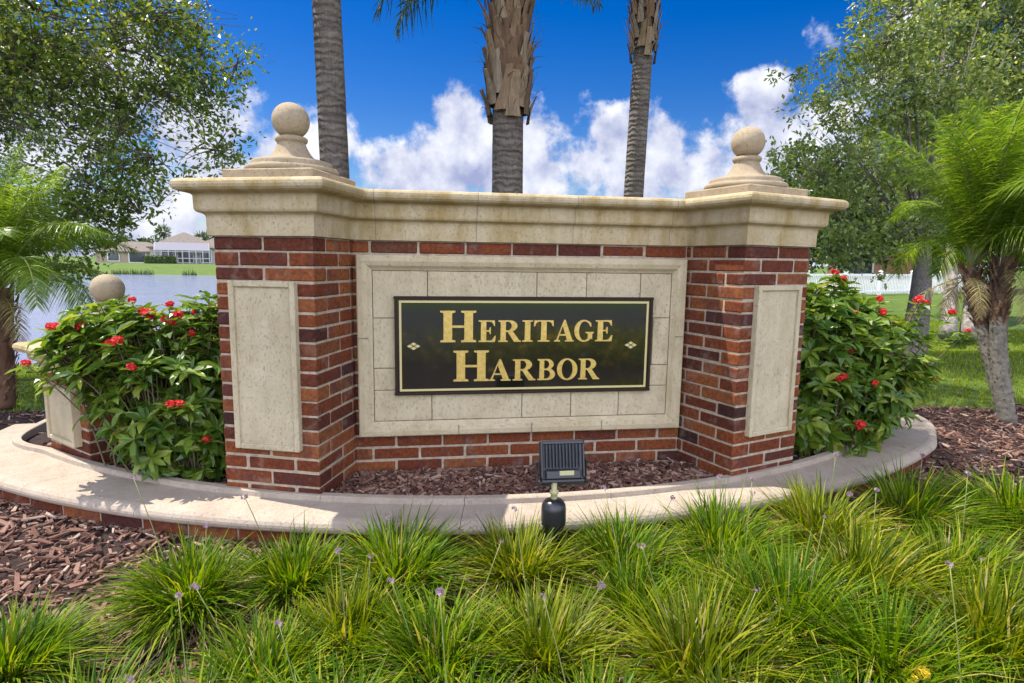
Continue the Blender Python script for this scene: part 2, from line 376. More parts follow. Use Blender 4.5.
CO = lambda x: -.71 + 4.8 - np.sqrt(np.maximum(4.8**2 - x**2, .1))     # outer edge of the kerb coping
CI = lambda x: -.475 + 4.0 - np.sqrt(np.maximum(4.0**2 - x**2, .1))    # inner edge
def mulch_edge(x): return np.where(x > 0, 1.70 + .10*np.sin(x*2.3) + .04*np.sin(x*9), 2.42 + .10*np.sin(x*2.0))
def make_mulch():
    # bed outside the kerb: one sheet, banked up a little against the brick
    bank = lambda x, y: np.where(np.abs(x) < 3.3, .055*np.exp(-np.maximum(0, CO(np.clip(x, -3.3, 3.3)) - y)/.22), .055*np.exp(-(np.abs(x)-3.3)/.3)*np.exp(-np.maximum(0, -y)/.3))*np.where(y < 1.3, 1, 0)
    nx, ny = 150, 70; xs = np.linspace(-6.5, 6.3, nx); w_ = np.linspace(0, 1, ny)**.8
    top = mulch_edge(xs); bot = -6.4 + .15*np.sin(xs*1.7); X = np.repeat(xs[:, None], ny, 1); Y = bot[:, None] + (top-bot)[:, None]*w_[None]  # unseen front stretch of bed added to brown the sign's reflection
    V = np.stack([X, Y, GZ + bank(X, Y)], -1).reshape(-1, 3); a_, b_ = np.meshgrid(np.arange(nx-1), np.arange(ny-1), indexing='ij')
    q = np.stack([a_*ny+b_, (a_+1)*ny+b_, (a_+1)*ny+b_+1, a_*ny+b_+1], -1).reshape(-1, 4)
    tag(MB().add(V, q).build('mulch_bed', m['mulch_soil']), kind='structure')
    xs = np.linspace(-2.95, 2.95, 60); V = np.concatenate([np.c_[xs, CI(xs)+.01, np.full(60, -.075)], np.c_[xs, np.full(60, 1.12), np.full(60, -.075)]])
    q = np.array([[i, i+1, 61+i, 60+i] for i in range(59)])
    tag(MB().add(V, q).build('planter_soil', m['mulch_soil']), kind='structure')
    # loose bark chips
    P = []
    def fill(n, x0, x1, y0, y1, f, z):
        k = 0
        while k < n:
            x = rng.uniform(x0, x1, 4*n); y = rng.uniform(y0, y1, 4*n); ok = f(x, y); x, y = x[ok][:n-k], y[ok][:n-k]
            P.append(np.c_[x, y, z + rng.uniform(0, .02, len(x)) + (bank(x, y) if z < -.15 else 0)]); k += len(x)
    outer = lambda x, y: ((y < CO(x) + .05) | (np.abs(x) > 3.05)) & ((np.abs(x) > 3.25) | (y < .45)) & (y < mulch_edge(x) - .02)
    fill(7600, -3.4, .2, -1.75, .6, outer, GZ+.004); fill(2600, 0, 2.6, -1.75, .2, outer, GZ+.004)
    fill(7600, 1.6, 5.6, -1.2, 1.75, outer, GZ+.004); fill(1700, -5.2, -2.9, -.3, 2.45, outer, GZ+.004)
    inner = lambda x, y: (y > CI(x) + .015) & ((np.abs(x) > 1.3) | (y < -.01))
    fill(3600, -1.05, 1.05, -.5, 0, inner, -.072); fill(1100, -2.8, -1.2, -.3, .9, inner, -.072); fill(500, 1.2, 2.8, -.3, .9, inner, -.072)
    P = np.concatenate(P); n = len(P)
    L = np.clip(rng.lognormal(-3.95, .5, n), .006, .045); W = np.clip(L*rng.uniform(.18, .55, n), .004, .016); H = rng.uniform(.002, .005, n)
    b = np.array([[-1, -.7, -1], [-1, .7, -1], [1, .5, -1], [1, -.4, -1], [-.9, -.6, 1], [-1, .6, 1], [.95, .45, 1], [.9, -.5, 1]], float)
    V = b[None]*np.stack([L, W, H], -1)[:, None] * rng.uniform(.8, 1.2, (n, 8, 1))
    V[:, :, 2] += -(V[:, :, 0]**2)*rng.uniform(-4, 6, n)[:, None]
    ax, ay, az = rng.normal(0, .30, n), rng.normal(0, .28, n), rng.uniform(0, 2*np.pi, n)
    def rot(V, a, i, j):
        c, s = np.cos(a)[:, None], np.sin(a)[:, None]; A, B = V[:, :, i].copy(), V[:, :, j].copy(); V[:, :, i] = A*c - B*s; V[:, :, j] = A*s + B*c
    rot(V, ax, 1, 2); rot(V, ay, 0, 2); rot(V, az, 0, 1); V += P[:, None]
    f = np.array([[0, 1, 2, 3], [7, 6, 5, 4], [0, 4, 5, 1], [1, 5, 6, 2], [2, 6, 7, 3], [3, 7, 4, 0]])
    q = (f[None] + (np.arange(n)*8)[:, None, None]).reshape(-1, 4)
    o = MB().add(V.reshape(-1, 3), q).build('bark_mulch', m['bark'])
    tag(o, 'reddish brown bark chip mulch spread over the beds', 'mulch', kind='stuff')
make_mulch()

# ------------------------------------------------------------------ entrance wall (monument)
H = 1.151; CR = 0.0677; SX = 0.485; ST = SX/2
NB = np.array([-.327, -.945]); TA = np.array([.945, -.327])       # left pier: front normal, A->B direction
PB = np.array([-1.02, -.373]); PA = PB - SX*TA; PD = PA - SX*NB; PE = PB - SX*NB
def pier_bricks(mb, o, tdir, ndir, s, z0, ncourse, ms=.0095, vis=(0, 1, 2, 3)):
    """running bond round a square pier; o = front-left corner, tdir along the front, ndir outward"""
    faces = [(o, tdir, ndir), (o + s*tdir, -ndir, tdir), (o + s*tdir - s*ndir, -tdir, -ndir), (o - s*ndir, ndir, -tdir)]
    half = s/4
    for k in range(ncourse):
        zc = z0 + (k+.5)*CR
        for fi, (c, t, n) in enumerate(faces):
            P = (k + fi) % 2 == 0
            spans = [(0, s/2), (s/2, s)] if P else [(half, s - half)]
            for a, b in spans:
                a2 = a if a == 0 else a + ms/2; b2 = b if b == s else b - ms/2
                L = b2 - a2; mid = c + t*(a2+b2)/2; dep = half - ms/2
                ang = math.atan2(t[1], t[0]); push = rng.normal(0, .0012)
                p = mid - n*(dep/2) + n*push
                mb.box((p[0], p[1], zc + rng.normal(0, .0008)), (L + rng.normal(0, .0015), dep, CR - ms + rng.normal(0, .0007)), rotz(ang + rng.normal(0, .005)), 0, rng.uniform(.003, .008))
    c = o + tdir*s/2 - ndir*s/2; ang = math.atan2(tdir[1], tdir[0])
    mb.box((c[0], c[1], z0 + ncourse*CR/2), (s-.009, s-.009, ncourse*CR), rotz(ang), 1)
def offset_poly(P, d):
    P = np.asarray(P, float); n = len(P); out = []
    for i in range(n):
        a, b, c = P[i-1], P[i], P[(i+1) % n]
        e1 = (b-a)/np.linalg.norm(b-a); e2 = (c-b)/np.linalg.norm(c-b)
        n1 = np.array([e1[1], -e1[0]]); n2 = np.array([e2[1], -e2[0]])
        out.append(b + d*(n1+n2)/(1+n1@n2))
    return np.array(out)
def sweep(mb, P, prof, mi=0, capt=True, capb=True):
    rings = [np.c_[offset_poly(P, d), np.full(len(P), z)] for d, z in prof]; n = len(P); k = len(prof)
    f = [[i*n+j, i*n+(j+1) % n, (i+1)*n+(j+1) % n, (i+1)*n+j] for i in range(k-1) for j in range(n)]
    if capt: f.append([(k-1)*n+j for j in range(n)])
    if capb: f.append([j for j in range(n)][::-1])
    mb.add(np.concatenate(rings), f, mi)
MIR = np.array([-1, 1])
ew = thing('entrance_wall', 'red brick entrance wall with two ball-topped piers, buff stone cornice and framed sign panel', 'wall', (0, 0, GZ))
def E(mb, name, mats, parent=ew, smooth=False):
    o = mb.build(name, mats, parent, smooth)
    if parent is ew: o.location = (0, 0, -GZ)      # geometry is written in world heights
    return o
# brick wall between the piers
def make_wall():
    mb = MB(); z0 = -4*CR
    for k in range(21):
        zc = z0 + (k+.5)*CR; x = -1.05 + (ST/2 if k % 2 else 0)
        while x < 1.05:
            a, b = x, min(x + ST, 1.06)
            for y, sg in ((.055, 1), (.145, 1)):
                mb.box(((a+b)/2, y + rng.normal(0, .001), zc), (b-a-.010+rng.normal(0, .0015), .11 if y < .1 else .10, CR-.010), rotz(rng.normal(0, .004)), 0, rng.uniform(.003, .008))
            x += ST
    mb.box((0, .1, z0 + 21*CR/2), (2.1, .19, 21*CR), None, 1)
    return E(mb, 'brick_wall', [m['brick'], m['mortar']])
make_wall()
def finial_parts(parent, c, z, rz):
    """square plinth, turned moulded bell and ball"""
    mb = MB(); mb.box((0, 0, .0265), (.44, .44, .053), None, 0, .006)
    o = mb.build('plinth', m['finial_stone'], parent); o.location = (c[0], c[1], z); o.rotation_euler = (0, 0, rz)
    pr = [(.001, .028), (.203, .031), (.210, .036), (.213, .044), (.213, .052), (.206, .060), (.188, .063), (.184, .069), (.185, .078), (.180, .087), (.166, .092), (.155, .094)]
    for t_ in np.linspace(0, 1, 14)[1:]:
        pr.append((.155 - .091*t_**.55, .094 + .070*t_**1.7 + .010*t_))
    pr += [(.064, .177), (.069, .181), (.074, .188), (.074, .199), (.067, .205), (.056, .207), (.04, .214)]
    o = MB().lathe(pr, n=48).build('pedestal', m['finial_stone'], parent, True); o.location = (c[0], c[1], z+.021)
    a = np.linspace(-np.pi/2*.92, np.pi/2, 22); r = .0855
    o = MB().lathe(np.c_[np.maximum(r*np.cos(a), .0005), .280 + r*.97*np.sin(a)], n=48).build('ball', m['finial_stone'], parent, True); o.location = (c[0], c[1], z+.021)
def stone_panel(parent, c, tdir, ndir, w, z0, z1, proud=.032):
    """raised stone tablet with a narrow rim and a sunk field on a pier face (c = centre of the face)"""
    ang = math.atan2(tdir[1], tdir[0]); rim = .026; h = z1 - z0; mb = MB()
    B = lambda u, zc, du, dz, d0, d1, bev=.004: mb.box((c[0] + tdir[0]*u + ndir[0]*(d0+d1)/2, c[1] + tdir[1]*u + ndir[1]*(d0+d1)/2, zc), (du, d1-d0, dz), rotz(ang), 0, bev)
    zc = (z0+z1)/2
    B(0, zc, w-.004, h-.004, -.01, proud-.014, .002)
    for s_ in (-1, 1):
        B(s_*(w-rim)/2, zc, rim, h, -.008, proud)
        B(0, zc + s_*(h-rim)/2, w-2*rim, rim, -.008, proud-.001)
    return mb.build('stone_panel', m['panel_stone'], parent)
for sg in (-1, 1):
    F_ = np.array([1, 1]) if sg < 0 else MIR
    # corner A outer-front, B inner-front; for the mirrored pier walk B'->A' so that the front runs left to right
    o2, t2, n2 = (PA, TA, NB) if sg < 0 else (PB*MIR, -TA*MIR, NB*MIR)
    mb = MB(); pier_bricks(mb, o2, t2, n2, SX, -4*CR, 21)
    pier = E(mb, 'pier', [m['brick'], m['mortar']])
    stone_panel(pier, o2 + t2*SX/2, t2, n2, .325, .176, .952)
    ctr = o2 + t2*SX/2 - n2*SX/2
    fin = bpy.data.objects.new('finial', None); COL.objects.link(fin); fin.parent = ew; fin.location = (0, 0, -GZ)
    finial_parts(fin, ctr + (np.array([.015, 0]) if sg < 0 else 0), 1.396, math.atan2(t2[1], t2[0]))
# cornice
OUT = [PD, PA, PB, (-.892, 0), (.892, 0), PB*MIR, PA*MIR, PD*MIR, (1.193, .2), (-1.193, .2)]
PROF = [(-.05, H+.001), (.017, H+.001), (.018, H+.080), (.021, H+.090), (.029, H+.097), (.041, H+.101), (.047, H+.105), (.051, H+.113), (.052, H+.120), (.053, H+.172),
        (.058, H+.179), (.071, H+.183), (.090, H+.187), (.103, H+.193), (.112, H+.203), (.115, H+.215), (.113, H+.227), (.106, H+.236), (.094, H+.242), (.07, H+.245)]
mb = MB(); sweep(mb, OUT, PROF); cor = E(mb, 'cornice', m['cornice_stone'])
for xj in (-.775, -.27, .24, .775):
    jp = [(-d-.0008, z) for d, z in PROF[1:]] + [(0, PROF[-1][1]+.0008), (0, PROF[1][1])]; k = len(jp)
    V = [(xj-.0015, y, z) for y, z in jp] + [(xj+.0015, y, z) for y, z in jp]
    MB().add(V, [[i, (i+1) % k, k+(i+1) % k, k+i] for i in range(k)] + [list(range(k))[::-1], list(range(k, 2*k))]).build('mortar_joint', m['joint'], cor)
# stone surround and tiled field behind the sign
def make_surround():
    wf, z0, z1 = .873, .1423, 1.0782; pr = [(0, 0), (0, .048), (.006, .055), (.030, .057), (.052, .050), (.066, .036), (.076, .030), (.076, 0)]
    mb = MB()
    # four mitred members of the moulded frame
    corners = [(-wf, z0), (wf, z0), (wf, z1), (-wf, z1)]
    V = []
    for d, p in pr:
        for (x, z) in corners: V.append((x - math.copysign(d, x), -p, z + (d if z == z0 else -d)))
    n = 4; f = [[i*n+j, (i+1)*n+j, (i+1)*n+(j+1) % n, i*n+(j+1) % n] for i in range(len(pr)-1) for j in range(n)]
    mb.add(V, f)
    fr = E(mb, 'stone_surround', m['frame_stone'])
    # joints in the frame: fine sunk lines (thin mortar strips standing 0.6 mm proud)
    jb = MB()
    for x in (-.36, .03, .42): jb.box((x, -.0575, z0+.031), (.004, .0016, .05))
    jb.box((-wf+.031, -.0575, .66), (.05, .0016, .004)); jb.box((wf-.031, -.0575, .66), (.05, .0016, .004))
    jb.build('mortar_joint', m['joint'], fr)
    # sunk field of stone tiles
    fi = MB(); x0, x1, za, zb = -wf+.077, wf-.077, z0+.077, z1-.077; fi.box((0, -.009, (za+zb)/2), (x1-x0, .018, zb-za), None, 1)
    rows = [(za, za+.165, [-.50, -.02, .25, .52]), (za+.165, .50, [-.62, .66]), (.50, .76, [-.58, .70]), (.76, zb, [-.52, .05, .32, .62])]
    for a, b, js in rows:
        xs = [x0] + js + [x1]
        for i in range(len(xs)-1):
            fi.box(((xs[i]+xs[i+1])/2, -.021+rng.normal(0, .0006), (a+b)/2), (xs[i+1]-xs[i]-.004, .014, b-a-.004), None, 0, .0015)
    fi = E(fi, 'tiled_field', [m['panel_stone'], m['joint']])
make_surround()

# ------------------------------------------------------------------ sign with raised gold lettering
def arc(cx, cy, rx, ry, a0, a1, n=14):
    return [(cx + rx*math.cos(R(a)), cy + ry*math.sin(R(a))) for a in np.linspace(a0, a1, n)]
def glyph(ch):
    """outlines (outer first, then holes) of a bold serif capital in a 1 x 1 box"""
    S = .05
    def stemfoot(x0, x1, l, r_): return None
    if ch == 'H':
        return [[(0, 0), (.42, 0), (.42, S), (.33, .075), (.33, .46), (.67, .46), (.67, .075), (.58, S), (.58, 0), (1, 0), (1, S), (.91, .075), (.91, .925), (1, 1-S), (1, 1), (.58, 1), (.58, 1-S), (.67, .925), (.67, .53), (.33, .53), (.33, .925), (.42, 1-S), (.42, 1), (0, 1), (0, 1-S), (.09, .925), (.09, .075), (0, S)]]
    if ch == 'I':
        return [[(0, 0), (1, 0), (1, S), (.76, .075), (.76, .925), (1, 1-S), (1, 1), (0, 1), (0, 1-S), (.24, .925), (.24, .075), (0, S)]]
    if ch == 'E':
        return [[(0, 0), (.95, 0), (1, .28), (.94, .28), (.80, .10), (.70, .06), (.44, .06), (.44, .48), (.60, .48), (.66, .36), (.71, .36), (.71, .68), (.66, .68), (.60, .54), (.44, .54), (.44, .94), (.68, .94), (.80, .90), (.90, .74), (.95, .74), (.93, 1), (0, 1), (0, 1-S), (.13, .925), (.13, .075), (0, S)]]
    if ch == 'T':
        return [[(.2, 0), (.8, 0), (.8, S), (.64, .075), (.64, .94), (.76, .94), (.88, .88), (.95, .72), (1, .72), (.98, 1), (.02, 1), (0, .72), (.05, .72), (.12, .88), (.24, .94), (.36, .94), (.36, .075), (.2, S)]]
    if ch == 'A':
        return [[(0, 0), (.30, 0), (.30, S), (.19, .085), (.26, .28), (.58, .28), (.65, .085), (.55, S), (.55, 0), (1, 0), (1, S), (.92, .075), (.56, 1.02), (.49, 1.02), (.12, .10), (.07, .06), (0, S)], [(.28, .345), (.555, .345), (.42, .74)]]
    if ch == 'O':
        return [arc(.5, .5, .5, .52, 0, 360, 41)[:-1], arc(.5, .5, .27, .455, 0, 360, 41)[:-1]]
    if ch == 'R':
        o = [(0, 0), (.42, 0), (.42, S), (.33, .075), (.33, .465), (.41, .465), (.70, 0), (1, 0), (1, S), (.93, .07), (.63, .50)] + arc(.52, .745, .32, .255, -62, 90) + [(0, 1), (0, 1-S), (.10, .925), (.10, .075), (0, S)]
        return [o, [(.33, .53), (.42, .53)] + arc(.42, .735, .17, .205, -90, 90) + [(.33, .94)]]
    if ch == 'B':
        o = [(0, 0)] + arc(.56, .275, .40, .275, -90, 62) + arc(.53, .755, .34, .245, -50, 90) + [(0, 1), (0, 1-S), (.11, .925), (.11, .075), (0, S)]
        return [o, [(.36, .06), (.46, .06)] + arc(.46, .27, .23, .21, -90, 90) + [(.36, .48)], [(.36, .54), (.45, .54)] + arc(.45, .74, .18, .20, -90, 90) + [(.36, .94)]]
    if ch == 'G':
        o = arc(.50, .5, .50, .52, 44, 318, 34) + [(.93, .08), (.93, .36), (1.0, .40), (1.0, .445), (.58, .445), (.58, .40), (.70, .36), (.70, .12)]
        o += arc(.52, .5, .28, .455, 292, 68, 26) + [(.74, .84), (.82, .70), (.87, .70)]
        return [o]
def gold_text(parent, name, letters, mat_, y, dep):
    cu = bpy.data.curves.new('tmp', 'CURVE'); cu.dimensions = '2D'; cu.fill_mode = 'BOTH'; cu.extrude = dep/2; cu.bevel_depth = 0
    for ch, x0, x1, z0, z1 in letters:
        for P in glyph(ch):
            sp = cu.splines.new('POLY'); sp.points.add(len(P)-1); sp.use_cyclic_u = True
            for p, (a, b) in zip(sp.points, P): p.co = (x0 + a*(x1-x0), z0 + b*(z1-z0), 0, 1)
    tmp = bpy.data.objects.new('tmp', cu); COL.objects.link(tmp)
    dg = bpy.context.evaluated_depsgraph_get(); me = bpy.data.meshes.new_from_object(tmp.evaluated_get(dg)); bpy.data.objects.remove(tmp)
    me.name = name; me.transform(Matrix.Rotation(R(90), 4, 'X')); me.materials.clear(); me.materials.append(mat_)
    o = bpy.data.objects.new(name, me); COL.objects.link(o); o.parent = parent; o.location = (0, y, 0)
    return o
def make_sign():
    ws, z0, z1 = .6842, .3626, .8697; zc = (z0+z1)/2
    t = thing('sign', 'black sign board reading HERITAGE HARBOR in gold serif capitals, mounted on the stone panel', 'sign', (0, -.028, zc))
    mb = MB(); mb.box((0, -.010, 0), (2*ws, .020, z1-z0), None, 0, .002); mb.build('board', m['sign_face'], t)
    e = MB(); w_, h_ = ws, (z1-z0)/2
    for s_ in (-1, 1):
        e.box((0, -.012, s_*(h_-.004)), (2*w_+.012, .026, .014), None, 0, .002); e.box((s_*(w_-.004), -.0125, 0), (.0142, .0262, 2*h_-.022), None, 0, .002)
    e.build('edge_trim', m['sign_edge'], t)
    b = MB(); bx, bz, bw = ws-.026, h_-.024, .011
    for s_ in (-1, 1):
        b.box((0, -.0205, s_*bz), (2*bx+bw, .003, bw)); b.box((s_*bx, -.0206, 0), (bw, .003, 2*bz-bw-.0004))
    b.build('border_line', m['pale_gold'], t)
    px = lambda p: -ws - .010 + (p-394.8)/(652.1-394.8)*2*ws
    def row(txt, spans, zt, zs, zb):
        return [(c, px(a), px(b_), zb-zc, (zt if i == 0 else zs)-zc) for i, (c, (a, b_)) in enumerate(zip(txt, spans))]
    q = lambda l: [(340 + a/2.844, 340 + b_/2.844) for a, b_ in l]
    L1 = row('HERITAGE', q([(283, 382), (389, 437), (444, 508), (512, 542), (545, 602), (604, 661), (662, 719), (724, 775)]), .800, .750, .637)
    L2 = row('HARBOR', [(452.2, 487), (488.5, 508.5), (511, 534), (536, 554.8), (556, 577), (578.3, 600)], .592, .543, .430)
    L2[1] = ('A', px(486.5), px(509), *L2[1][3:])
    gold_text(t, 'lettering', L1, m['gold'], -.0235, .007); gold_text(t, 'lettering', L2, m['gold'], -.0235, .007)
    for s_, (cx, cz) in ((-1, (px(414), .617)), (1, (px(632.5), .615))):
        d = MB()
        for dx, dz in ((-.019, 0), (.019, 0), (0, .011), (0, -.011)):
            w2, h2 = .015, .0085
            d.add([(cx+dx-w2, -.0235, cz-zc+dz), (cx+dx, -.0235, cz-zc+dz-h2), (cx+dx+w2, -.0235, cz-zc+dz), (cx+dx, -.0235, cz-zc+dz+h2),
                   (cx+dx-w2, -.0195, cz-zc+dz), (cx+dx, -.0195, cz-zc+dz-h2), (cx+dx+w2, -.0195, cz-zc+dz), (cx+dx, -.0195, cz-zc+dz+h2)],
                  [[0, 1, 2, 3], [0, 4, 5, 1], [1, 5, 6, 2], [2, 6, 7, 3], [3, 7, 4, 0]])
        d.build('diamond_ornament', m['pale_gold'], t)
make_sign()

# ------------------------------------------------------------------ kerb round the planter
def make_kerb():
    t = thing('planter_kerb', 'low curved brick kerb with pale stone coping enclosing the planting bed', 'kerb', (0, -.7, GZ))
    zt, zl = -.052, -.026
    # plan curves incl. the turned-back ends
    xs = np.linspace(-2.86, 2.86, 90)
    def curve(f, x1, pts):
        x = np.linspace(-x1, x1, 110); c = np.c_[x, f(x)]
        r_ = np.array(pts); l_ = r_[::-1]*MIR
        return np.concatenate([l_, c, r_])
    def resample(c, n):
        d = np.r_[0, np.cumsum(np.linalg.norm(np.diff(c, axis=0), axis=1))]; s = np.linspace(0, d[-1], n); return np.c_[np.interp(s, d, c[:, 0]), np.interp(s, d, c[:, 1])]
    # chaikin-smoothed end turns
    def smooth(c, k=2):
        for _ in range(k):
            q = .75*c[:-1] + .25*c[1:]; r2 = .25*c[:-1] + .75*c[1:]; n_ = np.empty((2*len(q), 2)); n_[0::2] = q; n_[1::2] = r2; c = np.concatenate([c[:1], n_, c[-1:]])
        return c
    n = 260
    co = resample(smooth(curve(CO, 2.75, [(2.98, .40), (3.14, .58), (3.23, .80), (3.25, 1.16)])), n)
    ci = resample(smooth(curve(CI, 2.62, [(2.80, .60), (2.92, .72), (2.97, .88), (2.99, 1.16)])), n)
    w = np.linalg.norm(co-ci, axis=1)[:, None]; dr = (co-ci)/w      # outward direction
    # cross-section rings of the coping (offset from inner curve as a share or from outer in metres, z)
    sec = [(ci, -.075+.0), (ci, zl-.004), (ci+dr*.004, zl), (ci+dr*.040, zl), (ci+dr*.046, zl-.004), (ci+dr*.049, zt), (co-dr*.045, zt-.004), (co-dr*.026, zt-.009), (co-dr*.010, zt-.019), (co-dr*.002, zt-.032),
           (co, zt-.042), (co-dr*.003, zt-.054), (co-dr*.010, zt-.062), (co-dr*.030, zt-.066)]
    K = len(sec); G = np.stack([np.c_[c, np.full(n, z)] for c, z in sec], 0)       # K x n x 3
    cuts = np.linspace(0, n-1, 12).astype(int)
    for a, b in zip(cuts[:-1], cuts[1:]):
        idx = np.arange(a, b+1); V = G[:, idx].copy(); mN = len(idx)
        # 1.5 mm joint at each end
        e0 = (G[:, a+1]-G[:, a]); V[:, 0] += e0/np.linalg.norm(e0, axis=1)[:, None]*.0012
        e1 = (G[:, b-1]-G[:, b]); V[:, -1] += e1/np.linalg.norm(e1, axis=1)[:, None]*.0012
        f = [[i*mN+j, (i+1)*mN+j, (i+1)*mN+j+1, i*mN+j+1] for i in range(K-1) for j in range(mN-1)]
        f += [[i*mN for i in range(K)][::-1], [i*mN+mN-1 for i in range(K)]]
        f += [[(K-1)*mN+j, j, j+1, (K-1)*mN+j+1] for j in range(mN-1)]
        o = MB().add(V.reshape(-1, 3), f).build('coping_stone', m['cap_stone'], t, False); o.location = (0, .7, -GZ)
    # brick courses under the coping
    bb = MB(); oo = co - dr*.036; d = np.r_[0, np.cumsum(np.linalg.norm(np.diff(oo, axis=0), axis=1))]
    for k in range(3):
        s = .12*(k % 2); zc = zt - .066 - .002 - (k+.5)*CR + .001
        while s + .2 < d[-1]:
            mid = s + ST/2; p = np.array([np.interp(mid, d, oo[:, 0]), np.interp(mid, d, oo[:, 1])])
            q0 = np.array([np.interp(s, d, oo[:, 0]), np.interp(s, d, oo[:, 1])]); q1 = np.array([np.interp(s+ST, d, oo[:, 0]), np.interp(s+ST, d, oo[:, 1])])
            tv = (q1-q0)/np.linalg.norm(q1-q0); nv = np.array([tv[1], -tv[0]])
            c = p - nv*.05
            bb.box((c[0], c[1], zc), (np.linalg.norm(q1-q0)-.010, .10, CR-.010), rotz(math.atan2(tv[1], tv[0])), 0, .004)
            s += ST
    # mortar core
    ia, ob = ci + dr*.01, oo - dr*.004
    V = np.concatenate([np.c_[ia, np.full(n, -.34)], np.c_[ob, np.full(n, -.34)], np.c_[ob, np.full(n, zt-.0665)], np.c_[ia, np.full(n, zt-.0665)]])
    f = [[r_*n+j, ((r_+1) % 4)*n+j, ((r_+1) % 4)*n+j+1, r_*n+j+1] for r_ in range(4) for j in range(n-1)] + [[0, n, 2*n, 3*n], [n-1, 4*n-1, 3*n-1, 2*n-1]]
    bb.add(V, f, 1)
    o = bb.build('brick_base', [m['brick'], m['mortar']], t); o.location = (0, .7, -GZ)
make_kerb()

# ------------------------------------------------------------------ low pier at the left end of the kerb
def make_low_pier(mx, label):
    s = .50; td = np.array([.745, -.667]); nd = np.array([-.667, -.745]); B = np.array([-2.30, .245]); A = B - s*td
    if mx: o2, t2, n2 = B*MIR, -td*MIR, nd*MIR
    else: o2, t2, n2 = A, td, nd
    c = o2 + t2*s/2 - n2*s/2
    t = thing('low_pier', label, 'pier', (c[0], c[1], GZ))
    def put(o): o.location = (-c[0], -c[1], -GZ); return o
    mb = MB(); pier_bricks(mb, o2, t2, n2, s, -4*CR, 10); put(mb.build('brick_shaft', [m['brick'], m['mortar']], t))
    put(stone_panel(t, o2 + t2*s/2, t2, n2, .34, .035, .345, .04))
    P = [o2, o2 + t2*s, o2 + t2*s - n2*s, o2 - n2*s]; h = 6*CR
    pf = [(-.05, h+.001), (.02, h+.001), (.022, h+.05), (.05, h+.065), (.055, h+.075), (.056, h+.10), (.08, h+.108), (.10, h+.118), (.105, h+.135), (.10, h+.152), (.085, h+.160), (.05, h+.162)]
    mb = MB(); sweep(mb, P, pf); put(mb.build('stone_cap', m['cornice_stone'], t))
    fin = bpy.data.objects.new('finial', None); COL.objects.link(fin); fin.parent = t; fin.location = (0, 0, -GZ)
    finial_parts(fin, (0, 0), h+.162, math.atan2(t2[1], t2[0]))
make_low_pier(False, 'low brick pier with ball finial and stone tablet beside the left flowering bush')

# ------------------------------------------------------------------ floodlight
def make_flood():
    b = np.array([-.012, -.80]); t = thing('floodlight', 'small black finned floodlight on a stake in front of the sign', 'floodlight', (b[0], b[1], GZ))
    lo = -GZ
    p = MB().lathe([(.001, -.02), (.042, 0), (.042, .215), (.050, .22), (.052, .235), (.052, .285), (.049, .305), (.038, .322), (.018, .331), (.001, .332)], n=28); p.build('post_cap', m['black_plastic'], t, True)
    n = MB(); n.lathe([(.014, .325), (.014, .35), (.019, .353), (.019, .365), (.012, .368), (.012, .405)], n=16); n.build('swivel_neck', m['brass_tag'], t, True)
    rx = rotx(R(-13)); hc = np.array([.034, .015, lo + .235])
    def hb(mb, c, s, bev=.003): mb.box(hc + rx @ np.array(c), s, rx @ rotz(R(-4)), 0, bev)
    mb = MB(); hb(mb, (0, .012, 0), (.186, .030, .172), .008)
    for s_ in (-1, 1):
        hb(mb, (s_*.088, -.008, .01), (.010, .026, .150)); hb(mb, (0, -.008, s_*.078), (.180, .024, .014))
    hb(mb, (0, -.014, -.052), (.150, .03, .040), .006)
    mb.build('housing', m['black_plastic'], t)
    fb = MB()
    for i in range(11): hb(fb, (-.070 + i*.014, -.012, .022), (.0045, .032, .098), .001)
    fb.build('cooling_fin', m['dark_alloy'], t)
    g = MB(); hb(g, (0, .0285, 0), (.165, .004, .15), .001); g.build('lens_glass', m['glass_dark'], t)
    l = MB(); hb(l, (.012, -.0305, -.046), (.060, .003, .018), .0005); l.build('rating_plate', m['brass_tag'], t)
    y = MB()
    for s_ in (-1, 1): y.box((hc[0]+s_*.102, hc[1]-.002, hc[2]-.045), (.004, .024, .10), None, 0, .001)
    y.box((hc[0], hc[1]-.002, hc[2]-.096), (.208, .026, .005), None, 0, .001); y.build('yoke', m['dark_alloy'], t)
    for s_ in (-1, 1): MB().box((hc[0]+s_*.108, hc[1]-.002, hc[2]-.005), (.010, .016, .016), None, 0, .003).build('yoke_bolt', m['black_plastic'], t)
make_flood()

# ------------------------------------------------------------------ plants: generators
def blades(n, base, L, w, az, lean, droop, rows=5, twist=None):
    """n strap leaves; returns verts, quads"""
    t = np.linspace(0, 1, rows)[None, :]
    L = L[:, None]; hz = L*np.sin(lean)[:, None]*(t**1.25) + L*droop[:, None]*.55*t**2.4
    zz = L*np.cos(lean)[:, None]*t - L*droop[:, None]*.62*t**2.6
    ca, sa = np.cos(az)[:, None], np.sin(az)[:, None]
    P = np.stack([base[:, 0][:, None] + hz*ca, base[:, 1][:, None] + hz*sa, base[:, 2][:, None] + zz], -1)
    tw = az + np.pi/2 + (twist if twist is not None else 0)
    W = w[:, None]*np.array([.75, 1, .95, .7, .06])[None, :rows] if rows == 5 else w[:, None]*np.linspace(1, .05, rows)[None]
    S = np.stack([np.cos(tw), np.sin(tw), np.zeros_like(tw)], -1)[:, None]*W[..., None]*.5
    V = np.stack([P - S, P + S], 2).reshape(n, rows*2, 3)
    f = np.array([[2*i, 2*i+1, 2*i+3, 2*i+2] for i in range(rows-1)])
    q = (f[None] + (np.arange(n)*rows*2)[:, None, None]).reshape(-1, 4)
    return V.reshape(-1, 3), q
